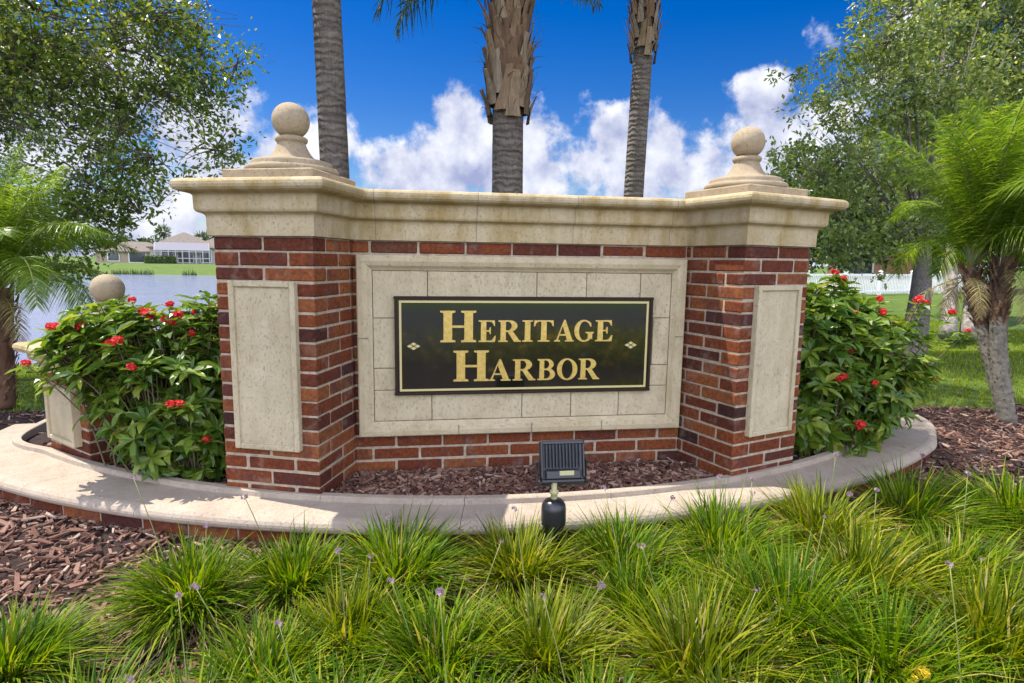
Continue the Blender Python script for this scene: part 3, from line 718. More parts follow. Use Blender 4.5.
def cards(P, D, U, L, W, fold=.18, curl=.14):
    """pointed leaves at P along D (unit) with side dir from U; 6 verts, 2x2 quads folded on the midrib"""
    n = len(P); S = np.cross(D, U); S /= np.linalg.norm(S, axis=1)[:, None]+1e-9; Nn = np.cross(S, D)
    L, W = L[:, None], W[:, None]
    v = np.stack([P, P + D*L*.35 + S*W*.5 + Nn*W*fold, P + D*L*.72 + S*W*.36 + Nn*W*fold*.5 - Nn*L*.04, P + D*L*(1-curl*.3) - Nn*L*curl,
                  P + D*L*.72 - S*W*.36 + Nn*W*fold*.5 - Nn*L*.04, P + D*L*.35 - S*W*.5 + Nn*W*fold, P + D*L*.5 - Nn*L*.01], 1)
    f = np.array([[0, 1, 2, 6], [6, 2, 3, 4], [0, 6, 4, 5]]); q = (f[None] + (np.arange(n)*7)[:, None, None]).reshape(-1, 4)
    return v.reshape(-1, 3), q
def quadleaf(P, D, U, L, W):
    n = len(P); S = np.cross(D, U); S /= np.linalg.norm(S, axis=1)[:, None]+1e-9; Nn = np.cross(S, D); L, W = L[:, None], W[:, None]
    v = np.stack([P, P + D*L*.5 + S*W*.5 + Nn*W*.12, P + D*L, P + D*L*.5 - S*W*.5 + Nn*W*.12], 1)
    q = (np.arange(4)[None] + (np.arange(n)*4)[:, None]); return v.reshape(-1, 3), q
def unit(v): return v/(np.linalg.norm(v, axis=-1, keepdims=True)+1e-9)

# ---- broad-leaved trees
def tree(name, label, cat, base, lobes, trunk_r, leafn, leaf, mat_leaf, mat_bark, trunks=None, group=None, limbs_per=2, cluster=26, flat=.8, gaps=-9):
    base = np.asarray(base, float); t = thing(name, label, cat, base, 0, group)
    lob = [(np.asarray(c, float)-base, r_) for c, r_ in lobes]
    cen = np.mean([c for c, _ in lob], 0); wd = MB(); skel = []
    tops = trunks or [np.array([cen[0]*.35, cen[1]*.35, max(.8, min(c[2] for c, _ in lob)*.7)])]
    for tp in tops:
        tt = np.linspace(0, 1, 9)[:, None]; pts = tp*tt + np.c_[np.sin(tt*3)*.08, np.cos(tt*2.2)*.06 - .06, tt*0]
        wd.tube(pts, trunk_r*((.45 if trunk_r > .16 else .12)*(1-tt[:, 0])**7 + 1 - .35*tt[:, 0]), 12); skel.append(pts[-1])
    lw = MB()
    samples = []
    for c, r_ in lob:
        for k in range(limbs_per):
            st = skel[rng.integers(len(skel))] * rng.uniform(.85, 1.0); end = c + rng.normal(0, r_*.35, 3)
            tt = np.linspace(0, 1, 12)[:, None]; mid = (st+end)/2 + np.array([0, 0, .18*np.linalg.norm(end-st)])*rng.uniform(-.3, 1)
            pts = (1-tt)**2*st + 2*tt*(1-tt)*mid + tt**2*end + rng.normal(0, .03, (12, 3))*tt
            r0 = trunk_r*rng.uniform(.14, .30)*min(1, .35+.5*r_); lw.tube(pts, r0*(.08+.92*np.linspace(1, 0, 12)**1.3), 7); samples.append(pts[3:])
    samples = np.concatenate(samples)
    tot = sum(r_**2.4 for _, r_ in lob); P, D = [], []
    for c, r_ in lob:
        nc = max(4, int(leafn*r_**2.4/tot/cluster)); u = unit(rng.normal(0, 1, (nc, 3))); rad = r_*rng.uniform(.25, 1.0, nc)**.5
        cc = c + u*rad[:, None]*np.array([1, 1, flat]); w0 = cc + base; gp = np.sin(w0[:, 0]*4.1 + 1.7*np.sin(w0[:, 2]*2.3)) + np.sin(w0[:, 2]*5.3 + w0[:, 1]*1.3) + .6*np.sin(w0[:, 0]*9.7 - w0[:, 2]*8.1); ok = gp > gaps; cc, u = cc[ok], u[ok]; nc = len(cc)
        if nc == 0: continue
        d2 = ((cc[:, None] - samples[None, ::2])**2).sum(-1); near = samples[::2][d2.argmin(1)]
        for p, s_ in zip(cc, near):
            tt = np.linspace(0, 1, 4)[:, None]; sag = np.array([0, 0, .05*np.linalg.norm(p-s_)])
            lw.tube((1-tt)*s_ + tt*p + sag*np.sin(tt*np.pi), np.linspace(.006, .002, 4)*(trunk_r/.15), 4, 0, False)
        ntw = 4
        for k in range(ntw):
            td = unit(u*.5 + rng.normal(0, .6, (nc, 3)) + np.array([0, 0, -.05])); ln = rng.uniform(.18, .45, nc)*min(1.3, .6+r_*.4)
            per = cluster//ntw
            s_ = rng.uniform(.1, 1.05, (nc, per, 1)); pos = cc[:, None] + td[:, None]*ln[:, None, None]*s_ + rng.normal(0, .035, (nc, per, 3))
            dd = unit(td[:, None]*.6 + rng.normal(0, .75, (nc, per, 3)))
            P.append(pos.reshape(-1, 3)); D.append(dd.reshape(-1, 3))
    P = np.concatenate(P); D = np.concatenate(D); n = len(P); U = unit(np.array([0, 0, 1.]) + rng.normal(0, .55, (n, 3)))
    Ls = leaf*rng.uniform(.65, 1.25, n); V, q = quadleaf(P, D, U, Ls, Ls*rng.uniform(.42, .62, n))
    wd.build('trunk', mat_bark, t, True); lw.build('limbs', mat_bark, t, True); MB().add(V, q).build('crown', mat_leaf, t)
    return t
def L_(px, py, d, r_): return (at(px, py, d), r_)

# live oak whose boughs overhang the top left corner
b0 = on_z(-190, 400, GZ); b0[2] = GZ
tree('oak_tree', 'live oak with dark loose boughs overhanging the top left corner before clouds', 'tree', b0,
     [L_(-110, 40, 6.6, 1.7), L_(20, 20, 6.4, 1.35), L_(95, 40, 6.2, .95), L_(60, 110, 6.3, .95), L_(150, 100, 6.1, .62), L_(125, 10, 6.3, .8), L_(195, 20, 6.0, .42), L_(235, 8, 6.0, .22), L_(190, 135, 6.0, .34), L_(225, 145, 5.95, .2), L_(195, 95, 6.0, .35),
      L_(110, 170, 6.2, .5), L_(150, 160, 6.1, .38), L_(175, 60, 6.1, .4), L_(235, 60, 5.95, .16), L_(95, 240, 6.3, .4), L_(130, 215, 6.1, .32), L_(165, 190, 6.1, .3), L_(60, 255, 6.3, .4), L_(250, 20, 5.95, .18), L_(205, 150, 6.0, .3), L_(30, 180, 6.4, .8), L_(70, 215, 6.4, .45), L_(100, 205, 6.2, .3), L_(215, 70, 6.0, .28)],
     .22, 72000, .064, m['oak_leaf'], m['oak_bark'], trunks=[at(-170, 70, 7.0) - b0, at(-120, -60, 6.9) - b0], limbs_per=2, cluster=24, gaps=-.25)
# oak on the lawn behind the right pier
b1 = on_z(908, 368, GZ); b1[2] = GZ
tp = at(917, 245, 9.3) - b1
tree('oak_tree', 'broad oak with silvery green crown standing on the lawn behind the right pier', 'tree', b1,
     [L_(985, 60, 11.6, 1.6), L_(930, 95, 9.4, .95), L_(868, 100, 9.3, .75), L_(826, 120, 9.0, .48), L_(800, 165, 9.0, .36), L_(845, 175, 9.0, .62), L_(850, 225, 8.8, .52), L_(905, 200, 9.0, .72), L_(1030, 20, 12.5, 1.8), L_(960, -60, 12, 1.8), L_(905, 20, 9.6, .75), L_(960, 180, 12, 1.0), L_(1015, 150, 12.5, 1.2),
      L_(822, 72, 9.2, .26), L_(795, 110, 9.0, .25), L_(785, 75, 9.1, .14), L_(850, 55, 9.3, .32), L_(880, 45, 9.4, .45), L_(868, 255, 8.8, .36), L_(830, 250, 8.9, .3), L_(775, 150, 9.0, .15)],
     .165, 86000, .088, m['oak_leaf_pale'], m['oak_bark'], trunks=[tp], limbs_per=2, cluster=28, gaps=-1.0)
# pale-barked trees further back
for px, lab in ((948, 'slim pale-barked tree nearest behind the oak trunk on the lawn'), (969, 'slim pale-barked tree close to the right date palm, behind the oak')):
    b = on_z(px, 335, GZ); b[2] = GZ; top = at(px-2, 225, 15.0) - b
    tree('pale_tree', lab, 'tree', b, [L_(px, 170, 15, 1.6), L_(px+30, 120, 15, 1.4), L_(px-30, 140, 15.5, 1.4)], .145, 5200, .15, m['oak_leaf_pale'], m['pale_bark'], trunks=[top], cluster=24)
# trees beyond the white fence
far_specs = [(800, 215, 34, 3.0, 'rounded green tree beyond the white fence, nearest the right pier'), (862, 205, 36, 3.4, 'rounded green tree beyond the white fence, behind the dark roofed house'),
             (925, 200, 38, 3.6, 'rounded green tree beyond the white fence, behind the oak trunk'), (1000, 205, 33, 3.4, 'rounded green tree beyond the lawn behind the right date palm'), (1080, 200, 32, 3.4, 'rounded green tree beyond the lawn at the right picture edge')]
for px, py, d, r_, lab in far_specs:
    c = at(px, py, d); b = np.array([c[0], c[1], GZ])
    tree('broadleaf_tree', lab, 'tree', b, [(c, r_), (c + np.array([r_*.7, .3, -.6]), r_*.7), (c + np.array([-r_*.7, 0, -.4]), r_*.7), (c + np.array([0, -.5, -r_*.55]), r_*.7), (c + np.array([.3, 0, r_*.8]), r_*.7)],
         .22, 9000, .34, m['far_leaf'], m['oak_bark'], cluster=20, group='trees beyond the white fence')

# ---- palms
def frond(L, e0, e1, nl, ll, lw_, plume, droop, mat_l, name='frond'):
    """one pinnate leaf along +x from the origin"""
    k = 26; t = np.linspace(0, 1, k); e = R(e0) + (R(e1)-R(e0))*t**1.15; ds = L/(k-1)
    x = np.r_[0, np.cumsum(np.cos(e[:-1])*ds)]; z = np.r_[0, np.cumsum(np.sin(e[:-1])*ds)]
    mb = MB(); pts = np.c_[x, np.zeros(k), z]; mb.tube(pts, np.linspace(.022, .004, k)*L/2.4, 5, 1)
    s = np.repeat(np.linspace(.16, 1, nl), 2); side = np.tile([-1, 1], nl); n = len(s); s = np.clip(s + rng.normal(0, .004, n), .1, 1)
    px, pz, pe = np.interp(s, t, x), np.interp(s, t, z), np.interp(s, t, e)
    T = np.c_[np.cos(pe), np.zeros(n), np.sin(pe)]; Nn = np.c_[-np.sin(pe), np.zeros(n), np.cos(pe)]; S = np.c_[np.zeros(n), side, np.zeros(n)]
    fwd = .35 + .75*s**2
    D = unit(T*fwd[:, None] + S + Nn*(rng.normal(.12, plume, n))[:, None])
    l = ll*np.sin(np.pi*(.12 + .83*s))**.7*rng.uniform(.85, 1.1, n); P = np.c_[px, np.zeros(n), pz]
    rows = 4; tt = np.linspace(0, 1, rows)
    Q = P[:, None] + D[:, None]*(l[:, None]*tt)[..., None]; Q[:, :, 2] -= (l[:, None]*droop*tt[None]**2)*rng.uniform(.7, 1.3, n)[:, None]
    up = unit(np.cross(D, np.cross(T, D)) + rng.normal(0, .25, (n, 3))); w = lw_*np.array([.6, 1, .7, .05])
    V = np.stack([Q - up[:, None]*w[None, :, None]*.5, Q + up[:, None]*w[None, :, None]*.5], 2).reshape(n, rows*2, 3)
    f = np.array([[2*i, 2*i+1, 2*i+3, 2*i+2] for i in range(rows-1)]); q = (f[None] + (np.arange(n)*rows*2)[:, None, None]).reshape(-1, 4)
    mb.add(V.reshape(-1, 3), q, 0)
    return mb.build(name, [mat_l, m['stalk']])
def boots(mb, z0, z1, r0, r1, n, Lb, wb, flare, mi=0):
    for i in range(n):
        f = i/(n-1); a = i*2.39996; z = z0 + (z1-z0)*f; r_ = r0 + (r1-r0)*f; L = Lb*rng.uniform(.7, 1.25); w = wb*rng.uniform(.8, 1.15)
        ca, sa = math.cos(a), math.sin(a); k = 5; tt = np.linspace(0, 1, k); out = r_ + flare*rng.uniform(.5, 1.4)*tt**1.6; zz = z + L*tt
        W = w*(1 - .55*tt + .10*np.sin(tt*7 + i))*.5; a += 0; sk = rng.normal(0, .03)*tt; th = .035*(1-.6*tt)*Lb/.4
        V = []
        for j in range(k):
            for sx, so in ((-1, 0), (0, .55), (1, 0), (0, -.6)):
                rr = out[j] + so*th[j]; V.append((ca*rr - sa*(sx*W[j]+sk[j]), sa*rr + ca*(sx*W[j]+sk[j]), zz[j] + rng.normal(0, .01)*(j == k-1)))
        f_ = [[4*j+c_, 4*j+(c_+1) % 4, 4*j+4+(c_+1) % 4, 4*j+4+c_] for j in range(k-1) for c_ in range(4)] + [[4*k-4, 4*k-3, 4*k-2, 4*k-1]]
        mb.add(V, f_, mi)
def palm(label, base, height, r_, boot0, lean, fr_src, nfr, seed, bootspec, extra=(), reg=4):
    g = np.random.default_rng(seed); t = thing('palm_tree', label, 'palm tree', base, 0, 'tall palms behind the wall')
    k = 60; tt = np.linspace(0, 1, k); pts = np.c_[lean[0]*tt**1.3, lean[1]*tt**1.3, height*tt]
    rad = r_*(1 + .25*np.exp(-tt*9) - .10*tt + .004*np.sin(tt*height*38 + 2*np.sin(tt*height*5)) + .004*np.sin(tt*height*13)); mb = MB().tube(pts, rad, 20); mb.build('trunk', m['palm_bark'], t, True)
    bz = MB(); n, Lb, wb, fl, rr = bootspec; boots(bz, boot0-.12, height-.15, r_*rr, r_*.95, n, Lb, wb, fl)
    f0 = boot0/height; nf = 170; fa = g.uniform(0, 2*np.pi, nf); fz = g.uniform(boot0-.1, height-.25, nf); fr = r_*g.uniform(1.02, 1.5, nf)
    V, q = blades(nf, np.c_[fr*np.cos(fa), fr*np.sin(fa), fz], g.uniform(.15, .5, nf), g.uniform(.006, .03, nf), fa + g.normal(0, .8, nf), np.abs(g.normal(.1, .25, nf)), g.uniform(0, 1.0, nf), 5, g.normal(0, .6, nf)); bz.add(V, q)
    o = bz.build('leaf_bases', m['boot'], t); o.location = (lean[0]*f0**1.3, lean[1]*f0**1.3, 0)
    for i in range(nfr):
        src = fr_src[i % reg]; c = src.copy(); COL.objects.link(c); c.parent = t; c.location = tuple(pts[-1])
        c.rotation_euler = (g.normal(0, .1), g.normal(0, .08), i*2.39996 + g.normal(0, .15)); s_ = g.uniform(.9, 1.1); c.scale = (s_, s_, s_)
    for src_i, az, sc_ in extra:
        c = fr_src[src_i].copy(); COL.objects.link(c); c.parent = t; c.location = tuple(pts[-1]); c.rotation_euler = (0, 0, az); c.scale = (sc_,)*3
    return t
qf = [frond(2.9, a, b, 62, .62, .030, .45, .55, m['palm_leaflet']) for a, b in ((78, 5), (62, -30), (46, -52), (30, -66), (12, -72), (2, -84))]
pl = on_y(332, 150, 3.6); pm = on_y(508, 190, 4.0); pr = on_y(637, 190, 6.0)
ptop = on_y(331, 0, 3.6)
palm('leftmost tall palm, its bare grey ringed trunk rising right behind the left ball finial', (pl[0]+.06, 3.6, GZ), 5.5, .155, 4.45, (-.12, 0), qf, 15, 1, (60, .55, .17, .08, 1.1), extra=((5, 3.5, 1.05), (5, 3.75, 1.0), (4, 3.65, 1.1)), reg=2)
palm('middle tall palm with a thick collar of brown cut leaf bases above the sign', (pm[0], 4.0, GZ), 4.58, .192, 3.02, (-.02, 0), qf, 14, 11, (110, .40, .15, .085, 1.22), extra=((4, 2.85, .55), (4, 3.4, .62), (4, 3.1, .5), (3, .15, .45), (4, -.3, .4)), reg=2)
palm('rightmost tall palm with a slender pale ringed trunk and high brown leaf bases', (pr[0]-.10, 6.0, GZ), 7.3, .155, 4.45, (.2, 0), qf, 16, 9, (110, .40, .13, .07, 1.2), extra=((4, 2.7, .7), (4, .3, .6)), reg=1)
for o in qf: bpy.data.objects.remove(o)

df = [frond(1.35, a, b, 120, .27, .0085, .35, .45, m['date_leaflet']) for a, b in ((88, 58), (79, 28), (66, -25), (48, -78))]
df_dead = [frond(1.1, 8, -88, 70, .2, .008, .35, .6, m['straw'])]
def pygmy(label, base, stems, nfr, seed, sc, keep=None):
    g = np.random.default_rng(seed); t = thing('date_palm', label, 'palm tree', base)
    for (dx, dy, hh, bend, r_, ringed) in stems:
        tt = np.linspace(0, 1, 24); pts = np.c_[dx*tt + bend*np.sin(tt*np.pi), dy*tt, hh*tt]
        mb = MB().tube(pts, r_*(1.1 - .25*tt + .1*tt**4), 12); mb.build('trunk', m['date_bark'] if ringed else m['dark_boot'], t, True)
        bz = MB()
        if ringed: boots(bz, .05, hh*.62, r_*.93, r_*.88, 150, .04, .034, .009, 1)
        boots(bz, hh*(.60 if ringed else .0), hh-.03, r_*.9, r_*1.3, 150, .085, .035, .03)
        # follow the stem
        v = np.concatenate(bz.v); f = np.clip(v[:, 2]/hh, 0, 1); v[:, 0] += dx*f + bend*np.sin(f*np.pi); v[:, 1] += dy*f; bz.v = [v]
        bz.build('leaf_bases', [m['dark_boot'], m['date_bark']], t)
        for i in range(nfr):
            if keep is not None and i*len(df)//nfr >= 2 and math.cos(i*2.39996 - keep) > .25: continue
            src = df[i*len(df)//nfr]; c = src.copy(); COL.objects.link(c); c.parent = t; c.location = tuple(pts[-1])
            c.rotation_euler = (g.normal(0, .12), g.normal(0, .1), i*2.39996 + g.normal(0, .2)); s_ = sc*g.uniform(.85, 1.15); c.scale = (s_, s_, s_)
        for i in range(3):
            c = df_dead[0].copy(); COL.objects.link(c); c.parent = t; c.location = tuple(pts[-1] - [0, 0, .08]); c['label'] = 'dead brown hanging frond'; c.rotation_euler = (0, g.uniform(.1, .4), g.uniform(0, 6.28)); s_ = sc*g.uniform(.45, .75); c.scale = (s_, s_, s_)
b = on_z(2, 408, GZ); d0 = (b - CP) @ _fw; top = at(2, 288, d0)
pygmy('bushy date palm with bright yellow-green fronds at the left picture edge by the lake', (b[0], b[1], GZ), [(top[0]-b[0], top[1]-b[1], top[2]-GZ, .0, .085, False)], 50, 3, .86)
b = on_z(1008, 424, GZ); d0 = (b - CP) @ _fw; t1 = at(1003, 258, d0); t2_ = at(976, 268, d0+.2)
pygmy('twin-stemmed date palm with fine feathery fronds rising from mulch at the right edge', (b[0], b[1], GZ), [(t1[0]-b[0], t1[1]-b[1], t1[2]-GZ, -.07, .062, True), (t2_[0]-b[0]-.05, t2_[1]-b[1], t2_[2]-GZ, -.03, .05, True)], 46, 8, .98, math.pi*.95)
for o in df + df_dead: bpy.data.objects.remove(o)

# ---- flowering bushes
def flower_head(seed, mat_, n=16, r_=.032, pl=.016):
    g = np.random.default_rng(seed); u = unit(g.normal(0, 1, (n, 3)) + np.array([0, 0, .45])); c = u*r_*np.array([1., 1., .8])*g.uniform(.55, 1, (n, 1)); mb = MB(); P, D, U = [], [], []
    for ci, ui in zip(c, u):
        a = np.cross(ui, [0.3, .5, .8]); a /= np.linalg.norm(a); b_ = np.cross(ui, a)
        for k in range(5):
            th = k*2*np.pi/5; P.append(ci); D.append(np.cos(th)*a + np.sin(th)*b_ + .35*ui); U.append(ui)
    P, D, U = np.array(P), unit(np.array(D)), np.array(U); n_ = len(P); V, q = quadleaf(P, D, U, np.full(n_, pl), np.full(n_, pl*.7)); mb.add(V, q)
    return mb.build('flower_cluster', mat_)
heads = [flower_head(s_, m['red_petal'], 26+5*s_, .026+.003*s_) for s_ in range(4)]
def bush(label, base, mounds, ntips, flowers, seed, leafL):
    g = np.random.default_rng(seed); base = np.asarray(base, float); t = thing('flowering_bush', label, 'bush', base, 0)
    st = MB(); P, D, U, LL = [], [], [], []
    for (cx, cy, rx, ry, h, lo) in mounds:
        n = int(ntips*rx*ry*h/sum(a*b_*c_ for _, _, a, b_, c_, _l in mounds))
        for i in range(n):
            th = g.uniform(0, 2*np.pi); ph = np.arccos(g.uniform(-.8, 1)); rr = g.uniform(.45, 1.0)**.45
            tip = np.array([cx + rx*rr*np.sin(ph)*np.cos(th), cy + ry*rr*np.sin(ph)*np.sin(th), lo + (h-lo)*(.47 + .52*rr*np.cos(ph))]); tip += g.normal(0, .03, 3); tip[2] = max(tip[2], .08)
            kk = .3 if lo > .2 else 1.0; root = np.array([cx*kk + rx*.25*np.cos(th)*g.uniform(0, 1), cy*kk + ry*.25*np.sin(th)*g.uniform(0, 1), 0])
            tt = np.linspace(0, 1, 6)[:, None]; mid = root*.45 + tip*.55 + np.array([0, 0, .12]); pts = (1-tt)**2*root + 2*tt*(1-tt)*mid + tt**2*tip
            st.tube(pts, np.linspace(.0045, .0022, 6), 5, 0, False)
            ax = unit(pts[-1]-pts[-3])
            for (f, nl) in ((1.0, 7), (.84, 5), (.66, 4)):
                p = pts[-1]*f + pts[-3]*(1-f) if f < 1 else pts[-1]; p = root + (tip-root)*f if f < .8 else p
                a0 = g.uniform(0, 2*np.pi); e1 = np.cross(ax, [.2, .9, .3]); e1 /= np.linalg.norm(e1); e2 = np.cross(ax, e1)
                for k in range(nl):
                    a = a0 + k*2*np.pi/nl + g.normal(0, .25); up = g.uniform(.15, .8) if f == 1 else g.uniform(-.15, .45)
                    d = unit(np.cos(a)*e1 + np.sin(a)*e2 + ax*up + np.array([0, 0, -.12])); P.append(p); D.append(d); U.append(unit(ax + g.normal(0, .25, 3) + np.array([0, 0, .3]))); LL.append(leafL*g.uniform(.55, 1.15)*(.8 if up > .55 else 1))
    for i, (px, py, yy, s_) in enumerate(flowers):
        p = on_y(px, py, yy) - base; src = heads[i % 4]; c = src.copy(); COL.objects.link(c); c.parent = t; c.location = tuple(p)
        c.rotation_euler = (g.uniform(.1, .7), g.uniform(-.4, .4), g.uniform(0, 6)); c.scale = (s_*.8,)*3
        cx, cy = mounds[i % len(mounds)][:2]; root = np.array([cx*.4 + p[0]*.45, cy*.4 + p[1]*.3, .05]); tt = np.linspace(0, 1, 7)[:, None]; mid = root*.5 + p*.5 + np.array([0, 0, .10])
        pts = (1-tt)**2*root + 2*tt*(1-tt)*mid + tt**2*(p-[0, 0, .012]); st.tube(pts, np.linspace(.005, .0025, 7), 5, 0, False)
        for f in (.80, .90, .97):
            q_ = pts[int(f*6)]*(1-(f*6) % 1) + pts[min(6, int(f*6)+1)]*((f*6) % 1); a0 = g.uniform(0, 6.28)
            for k in range(5):
                a = a0 + k*1.257; P.append(q_); D.append(unit(np.array([math.cos(a), math.sin(a), g.uniform(-.1, .5)]))); U.append(unit(np.array([0, 0, 1.]) + g.normal(0, .25, 3))); LL.append(leafL*g.uniform(.55, .95))
    P, D, U, LL = map(np.array, (P, D, U, LL)); V, q = cards(P, D, U, LL, LL*g.uniform(.24, .44, len(LL)), g.uniform(.02, .4, (len(LL), 1)), g.uniform(-.05, .35, (len(LL), 1)))
    st.build('stems', m['stem'], t, True); MB().add(V, q).build('leaves', m['bush_leaf'], t)
bush('glossy bush with red flower clusters between the low pier and left pier', (-1.80, .16, -.07),
     [(.03, .05, .31, .30, .92, .10), (-.33, .0, .26, .24, .90, .40), (-.34, -.04, .24, .20, .84, .42), (.12, -.16, .22, .15, .58, .04), (-.05, -.15, .22, .15, .66, .08), (.14, .25, .28, .3, .94, .3), (.05, -.12, .30, .18, .34, .02), (.06, .1, .30, .3, .5, .05)], 400,
     [(56, 327, .05, 1.0), (50, 326, .06, .8), (81, 327, .05, 1.0), (26, 363, -.08, .7), (117, 341, -.08, 1.2), (109, 343, -.06, .9), (149, 314, .1, 1.1), (143, 312, .12, .9), (132, 300, .15, .8), (170, 304, .15, .8), (178, 315, .12, .9), (172, 322, .1, .7), (194, 312, .18, .6),
      (131, 367, -.14, .9), (170, 405, -.17, .9), (180, 404, -.16, .8), (206, 440, -.12, .9), (165, 319, .1, .8), (192, 333, .1, .6)], 21, .112)
bush('taller dark green bush with scattered red flower clusters beside the right pier', (1.98, .20, -.07),
     [(-.12, .05, .40, .34, 1.06, .05), (.24, 0, .36, .28, .90, .08), (-.18, -.14, .28, .20, .66, .03), (.10, .30, .40, .3, 1.0, .3), (.0, -.12, .36, .2, .40, .02)], 420,
     [(835, 273, .25, 1.0), (843, 279, .22, 1.0), (880, 299, .15, .8), (883, 312, .1, .9), (919, 300, .15, 1.3), (926, 303, .14, .9), (855, 313, .1, .7), (861, 329, .05, .7), (850, 351, 0, .7), (843, 377, -.13, 1.0), (839, 379, -.13, .8), (901, 373, .05, 1.0), (925, 368, .08, .8), (935, 377, .08, .6), (875, 383, -.1, .7), (860, 425, -.22, 1.1), (888, 355, .0, .7), (952, 312, .2, .9), (968, 331, .2, .7)], 33, .125)
for o in heads: bpy.data.objects.remove(o)

# ---- strappy clumps in the front bed
mauve = flower_head(3, m['mauve_petal'], 7, .016, .013)
def clump(seed, n, Lm, rad, nst, label, group, loc):
    g = np.random.default_rng(seed); t = thing('grass_clump', label, 'ornamental grass', loc, 0, group)
    wa = g.normal(-.5, .9); wx, wy = math.cos(wa), math.sin(wa)
    def part(n, l0, l1, nm, mat_, lean_s, dr, w0, w1):
        a = g.uniform(0, 2*np.pi, n); r_ = rad*.42*np.sqrt(g.uniform(0, 1, n)); base = np.c_[r_*np.cos(a), r_*np.sin(a), np.zeros(n)]
        az = a + g.normal(0, .75, n); lean = np.abs(g.normal(.10, lean_s, n)) + r_/rad*g.uniform(.55, .95)
        bias = .35 if loc[0] < 1 else .75; ax_, ay_ = np.cos(az)*np.sin(lean) + bias*wx*.35, np.sin(az)*np.sin(lean) + bias*wy*.35; az = np.arctan2(ay_, ax_); lean = np.arcsin(np.clip(np.hypot(ax_, ay_), 0, .94))
        L = Lm*g.uniform(l0, l1, n); droop = np.clip(g.normal(dr, .22, n) + lean*.35, 0, 1.0)
        V, q = blades(n, base, L, g.uniform(w0, w1, n)*1.12, az, np.clip(lean, 0, 1.25), droop, 5, g.normal(0, .5, n))
        V[:, 2] = np.maximum(V[:, 2], .004 + .01*(np.arange(len(V)) % 7)/7)
        MB().add(V, q).build(nm, mat_, t, True)
    part(n, .5, 1.06, 'leaf_blades', m['grass_blade_yellow' if g.uniform() < .25 else 'grass_blade'], .27, .30, .0044, .0086)
    part(n//3, .4, .9, 'dry_blades', m['straw'], .5, .55, .003, .006)
    for i in range(nst):
        a = g.uniform(0, 2*np.pi); ln = g.uniform(.34, .54); le = g.uniform(.05, .38); tt = np.linspace(0, 1, 7); b_ = rad*.25
        pts = np.c_[np.cos(a)*(b_ + ln*le*tt**1.3), np.sin(a)*(b_ + ln*le*tt**1.3), ln*tt*(1-.2*le)]
        o = MB().tube(pts, np.linspace(.0020, .0014, 7), 5).build('flower_stalk', m['stalk'], t, True)
        c = mauve.copy(); COL.objects.link(c); c.name = 'flower_head'; c.parent = o; c.location = tuple(pts[-1]); c.rotation_euler = (g.uniform(0, .6), 0, a); s_ = g.uniform(.3, .7); c.scale = (s_,)*3
def clumps():
    rows = []
    # (pixel of the clump's foot, height factor, radius)
    back = [(190, 618, .30, .20), (296, 600, .29, .18), (400, 596, .33, .22), (520, 592, .34, .20), (626, 585, .29, .22), (724, 572, .33, .22), (822, 556, .33, .24), (912, 540, .34, .24), (1003, 530, .33, .24)]
    names_b = ['strappy green clump standing alone on the left mulch below the kerb', 'smaller yellow-green clump next right of the lone left clump', 'tall clump reaching over the kerb, midway between lone left clump and floodlight', 'dark green clump around the foot of the floodlight',
               'low arching clump just right of the floodlight post', 'upright clump against the kerb below the right end of the sign', 'full clump against the kerb below the right pier', 'broad clump by the right mulch below the kerb end', 'tall leafy clump nearest the right date palm']
    mid = [(12, 690, .29, .17), (270, 705, .30, .2), (352, 660, .27, .18), (440, 690, .31, .2), (545, 680, .30, .19), (700, 700, .34, .22), (640, 630, .26, .18), (790, 650, .33, .22), (868, 620, .33, .22), (962, 605, .34, .24), (890, 700, .33, .22), (1000, 690, .35, .24), (735, 625, .30, .2)]
    names_m = ['small clump alone on the mulch in the bottom left corner', 'yellow-green clump at the bottom edge below the lone left clump', 'small clump in the second row below the smaller yellow-green clump', 'full clump at the bottom edge left of the bare dark patch', 'clump at the bottom edge directly below the floodlight', 'large yellow-green clump right of the bare dark patch',
               'arching dark green clump overhanging the bare dark patch', 'dense clump in the second row below the right pier', 'dense clump in the second row below the kerb end', 'broad clump at the right side of the second row', 'arching clump at the bottom edge behind the yellow flower', 'sprawling clump in the bottom right corner', 'clump in the second row below the right end of the sign']
    k = 0
    for lst, nm in ((back, names_b), (mid, names_m)):
        for (px, py, h, r_), lab in zip(lst, nm):
            p = on_z(px, py, GZ); clump(100+k, 1000, h*(1.06 if px < 560 else 1.22)*rng.uniform(.9, 1.1), r_*1.08, int(rng.integers(0, 3)), lab, 'strappy clumps in the front bed', (p[0], p[1], GZ)); k += 1
    for i, px in enumerate((90, 200, 330, 460, 600, 740, 860, 985)):
        p = on_z(px, 775, GZ); clump(200+i, 520, .30, .2, 1, 'strappy clump whose tips only just show along the bottom edge of the bed', 'front row of strappy clumps at the bottom edge', (p[0], p[1], GZ))
clumps()
bpy.data.objects.remove(mauve)
def yellow_flower():
    p = on_z(925, 735, GZ); t = thing('yellow_flower', 'small bright yellow flower low among the grass near the bottom right', 'flower', (p[0], p[1], GZ))
    top = on_y(924, 674, p[1]) - np.array([p[0], p[1], GZ]); tt = np.linspace(0, 1, 6)[:, None]
    MB().tube(top*tt, np.full(6, .002), 5).build('stalk', m['stalk'], t)
    g = np.random.default_rng(4)
    for dx, dy, dz, s_ in ((0, 0, 0, 1.0), (-.028, 0, -.012, .55)):
        h = flower_head(9, m['yellow_petal'], 16, .014, .014); h.name = 'flower_head'; h.parent = t; h.location = (top[0]+dx, top[1]+dy, top[2]+dz); h.scale = (s_,)*3
yellow_flower()

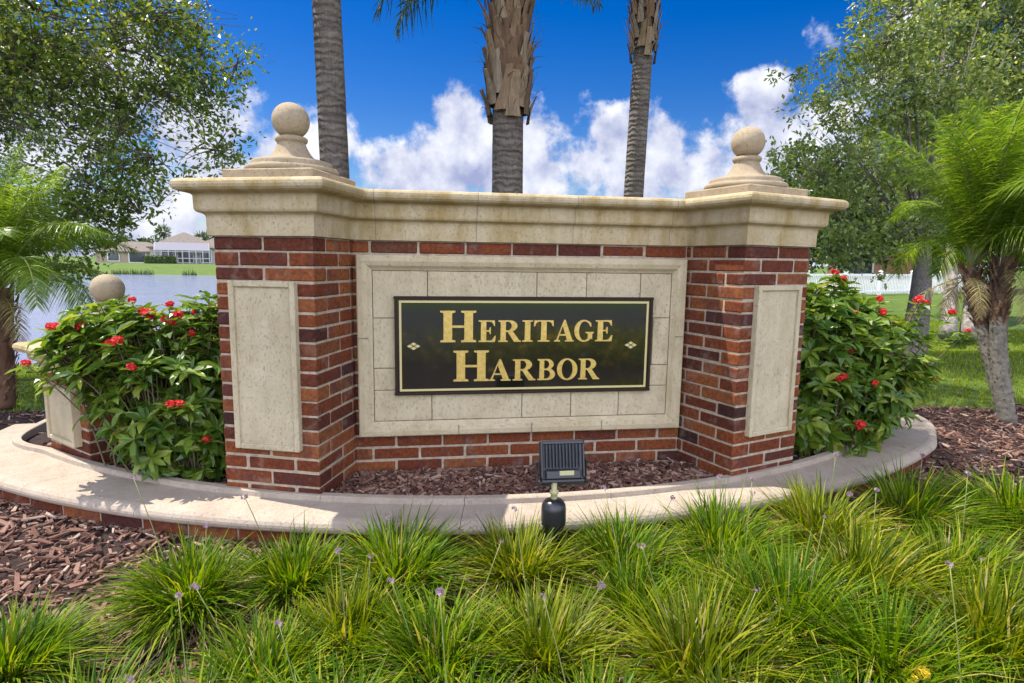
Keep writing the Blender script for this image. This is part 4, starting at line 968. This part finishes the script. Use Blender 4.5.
def yellow_bed():
    n = 4200; P = np.c_[rng.normal(1.5, 1.0, n), rng.normal(-4.7, .4, n), np.full(n, GZ)]; P[:, 2] += rng.uniform(.02, .42, n); D = unit(rng.normal(0, 1, (n, 3))); U = unit(rng.normal(0, .4, (n, 3)) + [0, 0, 1])
    mb = MB(); k = n//3; V, q = quadleaf(P[:k], D[:k], U[:k], rng.uniform(.05, .09, k), rng.uniform(.04, .06, k)); mb.add(V, q, 0); V, q = quadleaf(P[k:], D[k:], U[k:], rng.uniform(.06, .12, n-k), rng.uniform(.03, .05, n-k)); mb.add(V, q, 1)
    tag(mb.build('yellow_bedding', [m['yellow_petal'], m['bush_leaf']]), 'yellow flowering ground cover in front of the sign, mirrored in its board', 'bedding', kind='stuff')
yellow_bed()

# ---- lawn grass
def lawn():
    n1 = 70000; x = rng.uniform(3.0, 12, n1); y = rng.uniform(1.3, 14, n1); x2 = rng.uniform(-9, -2.6, 30000); y2 = rng.uniform(2.2, 9.0, 30000)
    x = np.r_[x, x2]; y = np.r_[y, y2]; ok = y > mulch_edge(x) + rng.normal(0, .05, len(x)); x, y = x[ok], y[ok]; n = len(x)
    z = np.where((np.abs(x) < 7.5) & (y < 4), GZ-.01, ground_z(x, y)); d = np.hypot(x-CP[0], y-CP[1]); L = rng.uniform(.03, .075, n)*(1 + .0*d); w = .004 + .0008*d
    az = rng.uniform(0, 2*np.pi, n); V, q = blades(n, np.c_[x, y, z], L, w, az, np.abs(rng.normal(.2, .3, n)), rng.uniform(.1, .6, n), 3)
    tag(MB().add(V, q).build('lawn_grass', m['lawn_blade']), 'short bright green lawn grass either side of the bed', 'grass', kind='stuff')
lawn()

# ------------------------------------------------------------------ white fence and house on the right
def white_fence():
    a = on_z(806, 297, GZ); b = on_z(990, 292, GZ); a[2] = b[2] = GZ; d = b-a; Ln = np.linalg.norm(d); ang = math.atan2(d[1], d[0])
    t = thing('white_fence', 'white picket fence across the lawn behind the right bush', 'fence', a, ang); h = .98
    for z in (.18, h-.05): MB().box((Ln/2, 0, z), (Ln, .05, .09)).build('rail', m['white_paint'], t)
    n = int(Ln/.13); pk = MB()
    for i in range(n): pk.box((.065+i*.13, -.035, h/2), (.07, .02, h-.1))
    pk.build('pickets', m['white_paint'], t); k = max(2, int(Ln/2.4))
    for i in range(k+1):
        x = Ln*i/k; p = MB(); p.box((x, .02, .54), (.12, .12, 1.08)); p.add([(x-.08, -.06, 1.08), (x+.08, -.06, 1.08), (x+.08, .10, 1.08), (x-.08, .10, 1.08), (x, .02, 1.17)], [[0, 1, 4], [1, 2, 4], [2, 3, 4], [3, 0, 4], [3, 2, 1, 0]]); p.build('post', m['white_paint'], t)
white_fence()
def hip(mb, x0, x1, y0, y1, z0, z1, ov=.4):
    x0 -= ov; x1 += ov; y0 -= ov; y1 += ov; ins = min((x1-x0), (y1-y0))/2; ym = (y0+y1)/2
    if x1-x0 >= y1-y0: r0, r1 = (x0+ins, ym, z1), (x1-ins, ym, z1)
    else: r0, r1 = ((x0+x1)/2, y0+ins, z1), ((x0+x1)/2, y1-ins, z1)
    V = [(x0, y0, z0), (x1, y0, z0), (x1, y1, z0), (x0, y1, z0), r0, r1, (x0, y0, z0-.2), (x1, y0, z0-.2), (x1, y1, z0-.2), (x0, y1, z0-.2)]
    f = [[0, 1, 5, 4], [1, 2, 5], [2, 3, 4, 5], [3, 0, 4], [6, 7, 1, 0], [7, 8, 2, 1], [8, 9, 3, 2], [9, 6, 0, 3], [9, 8, 7, 6]] if x1-x0 >= y1-y0 else [[0, 1, 4], [1, 2, 5, 4], [2, 3, 5], [3, 0, 4, 5], [6, 7, 1, 0], [7, 8, 2, 1], [8, 9, 3, 2], [9, 6, 0, 3], [9, 8, 7, 6]]
    mb.add(V, f)
def house(name, label, px, py, depth, w, dpt, hw, hr, wall, wins, rz_off=0, screen=None):
    c = at(px, py, depth); rz = -math.atan2(c[0]-CP[0], c[1]-CP[1]) + rz_off
    t = thing(name, label, 'house', (c[0], c[1], c[2]), rz)
    MB().box((0, dpt/2, hw/2-.5), (w, dpt, hw+1)).build('wall', wall, t)
    mb = MB(); hip(mb, -w/2, w/2, 0, dpt, hw, hr); mb.build('roof', m['roof_shingle'], t)
    for (x, z, ww, hh) in wins:
        f = MB(); f.box((x, -.03, z), (ww+.24, .10, hh+.24)); f = f.build('window', m['white_trim'], t); MB().box((x, -.06, z), (ww, .06, hh)).build('pane', m['window_glass'], f)
    if screen:
        x0, x1, dd, z0, z1 = screen; s = MB()
        for x in np.linspace(x0, x1, 9):
            s.box((x, -dd, z0/2), (.16, .16, z0)); s.add([(x-.08, -dd, z0), (x+.08, -dd, z0), (x+.08, -.2, z1), (x-.08, -.2, z1), (x-.08, -dd, z0+.16), (x+.08, -dd, z0+.16), (x+.08, -.2, z1+.16), (x-.08, -.2, z1+.16)], [[0, 1, 2, 3], [7, 6, 5, 4], [0, 4, 5, 1], [1, 5, 6, 2], [2, 6, 7, 3], [3, 7, 4, 0]])
        for z in (.9, z0): s.box(((x0+x1)/2, -dd, z), (x1-x0, .14, .14))
        s = s.build('pool_cage', m['cage_frame'], t)
        r_ = MB(); r_.add([(x0, -dd, z0+.17), (x1, -dd, z0+.17), (x1, -.2, z1+.17), (x0, -.2, z1+.17), (x0, -dd, z0+.19), (x1, -dd, z0+.19), (x1, -.2, z1+.19), (x0, -.2, z1+.19)], [[3, 2, 1, 0], [4, 5, 6, 7], [0, 1, 5, 4], [1, 2, 6, 5], [2, 3, 7, 6], [3, 0, 4, 7]])
        r_.build('screen_roof', m['screen_mesh'], s)
    return t
house('house', 'pale house with brown hip roof and white pool cage across the lake', 186, 264.2, 92, 9.4, 9, 2.6, 5.0, m['stucco'], [(-2.5, 1.3, 1.6, 1.9), (0, 1.3, 2.0, 2.0), (2.8, 1.3, 1.4, 1.9)], 0, (-4.0, 3.2, 3.0, 1.9, 3.1))
house('house', 'tan low house with wide brown roof across the lake, left of the pool cage', 138, 264.6, 95, 11, 8, 2.1, 3.7, m['stucco_tan'], [(-3.2, 1.2, 1.4, 1.2), (0, 1.2, 2.2, 1.6), (3.6, 1.2, 1.4, 1.2)])
house('house', 'white house showing only its end wall across the lake beside the left pier', 218, 264, 97, 5.5, 9, 3.1, 4.4, m['stucco'], [(-1.6, 1.4, 1.0, 1.3), (1.2, 1.4, 1.0, 1.3)])
house('house', 'salmon house with dark window glimpsed behind the white fence', 892, 281, 46, 9, 8, 2.6, 4.2, m['salmon_wall'], [(-2.6, 1.3, 2.4, 1.5), (2.2, 1.3, 1.5, 1.4)])
def hedge():
    c = at(161, 266, 86); t = thing('hedge', 'clipped dark green hedge in front of the house across the lake', 'hedge', c, -math.atan2(c[0]-CP[0], c[1]-CP[1]))
    n = 2600; P = np.c_[rng.uniform(-1.9, 1.9, n), rng.uniform(-.5, .5, n), rng.uniform(0, 1.35, n)]; D = unit(rng.normal(0, 1, (n, 3))); U = unit(rng.normal(0, 1, (n, 3)))
    V, q = quadleaf(P, D, U, rng.uniform(.2, .35, n), rng.uniform(.12, .2, n)); MB().add(V, q).build('foliage', m['far_leaf'], t)
    MB().box((0, 0, .55), (3.5, .8, 1.1), None, 0, .1).build('inner_growth', m['far_leaf'], t)
hedge()
for px, py, d, r_, lab in ((132, 252, 118, 2.6, 'low rounded tree behind the tan house across the lake'), (152, 250, 122, 2.4, 'rounded tree behind the tan house, nearer the tall fan palm'), (112, 250, 116, 3.0, 'spreading tree left of the tan house across the lake')):
    c = at(px, py-6, d); b = np.array([c[0], c[1], 0]); tree('shore_tree', lab, 'tree', b, [(c, r_), (c+np.array([1.6, 0, -.5]), r_*.7), (c+np.array([-1.6, 0, -.6]), r_*.7)], .25, 1800, .5, m['far_leaf'], m['oak_bark'], cluster=18)
def reeds():
    n = 2600; x = -14 - 46*rng.uniform(0, 1, n); y = 70 + 1.2*np.sin(x*.11) + rng.normal(.1, .25, n) ; ok = np.sin(x*.9)+np.sin(x*.37+1) > .2; x, y = x[ok], y[ok]; n = len(x)
    V, q = blades(n, np.c_[x, y, np.full(n, -1.02)], rng.uniform(.3, .9, n), rng.uniform(.04, .09, n), rng.uniform(0, 6.28, n), np.abs(rng.normal(.1, .2, n)), rng.uniform(0, .4, n), 4)
    tag(MB().add(V, q).build('shore_reeds', m['far_leaf']), 'dark reeds and rushes along the far bank of the lake', 'reeds', kind='stuff')
reeds()
def fan_palm(label, px, ptop, pbase, d):
    c = at(px, pbase, d); tp_ = at(px, ptop, d); h = tp_[2]-c[2]; t = thing('fan_palm', label, 'palm tree', c)
    MB().tube([(0, 0, 0), (.05, 0, h*.5), (0, 0, h)], [.22, .18, .17], 8).build('trunk', m['palm_bark'], t)
    n = 420; u = unit(rng.normal(0, 1, (n, 3))); P = np.array([0, 0, h]) + u*rng.uniform(.2, .9, (n, 1)); D = unit(u + np.array([0, 0, -.25])); V, q = quadleaf(P, D, unit(rng.normal(0, 1, (n, 3))), rng.uniform(.5, .9, n), rng.uniform(.08, .16, n)); MB().add(V, q).build('crown', m['far_leaf'], t)
fan_palm('lone fan palm rising behind the roofs across the lake', 165, 232, 262, 104)
fan_palm('bushy fan palm above the pale house, nearest the left pier', 203, 239, 262, 101)
fan_palm('shorter fan palm partly hidden by the left pier across the lake', 211, 238, 262, 103)
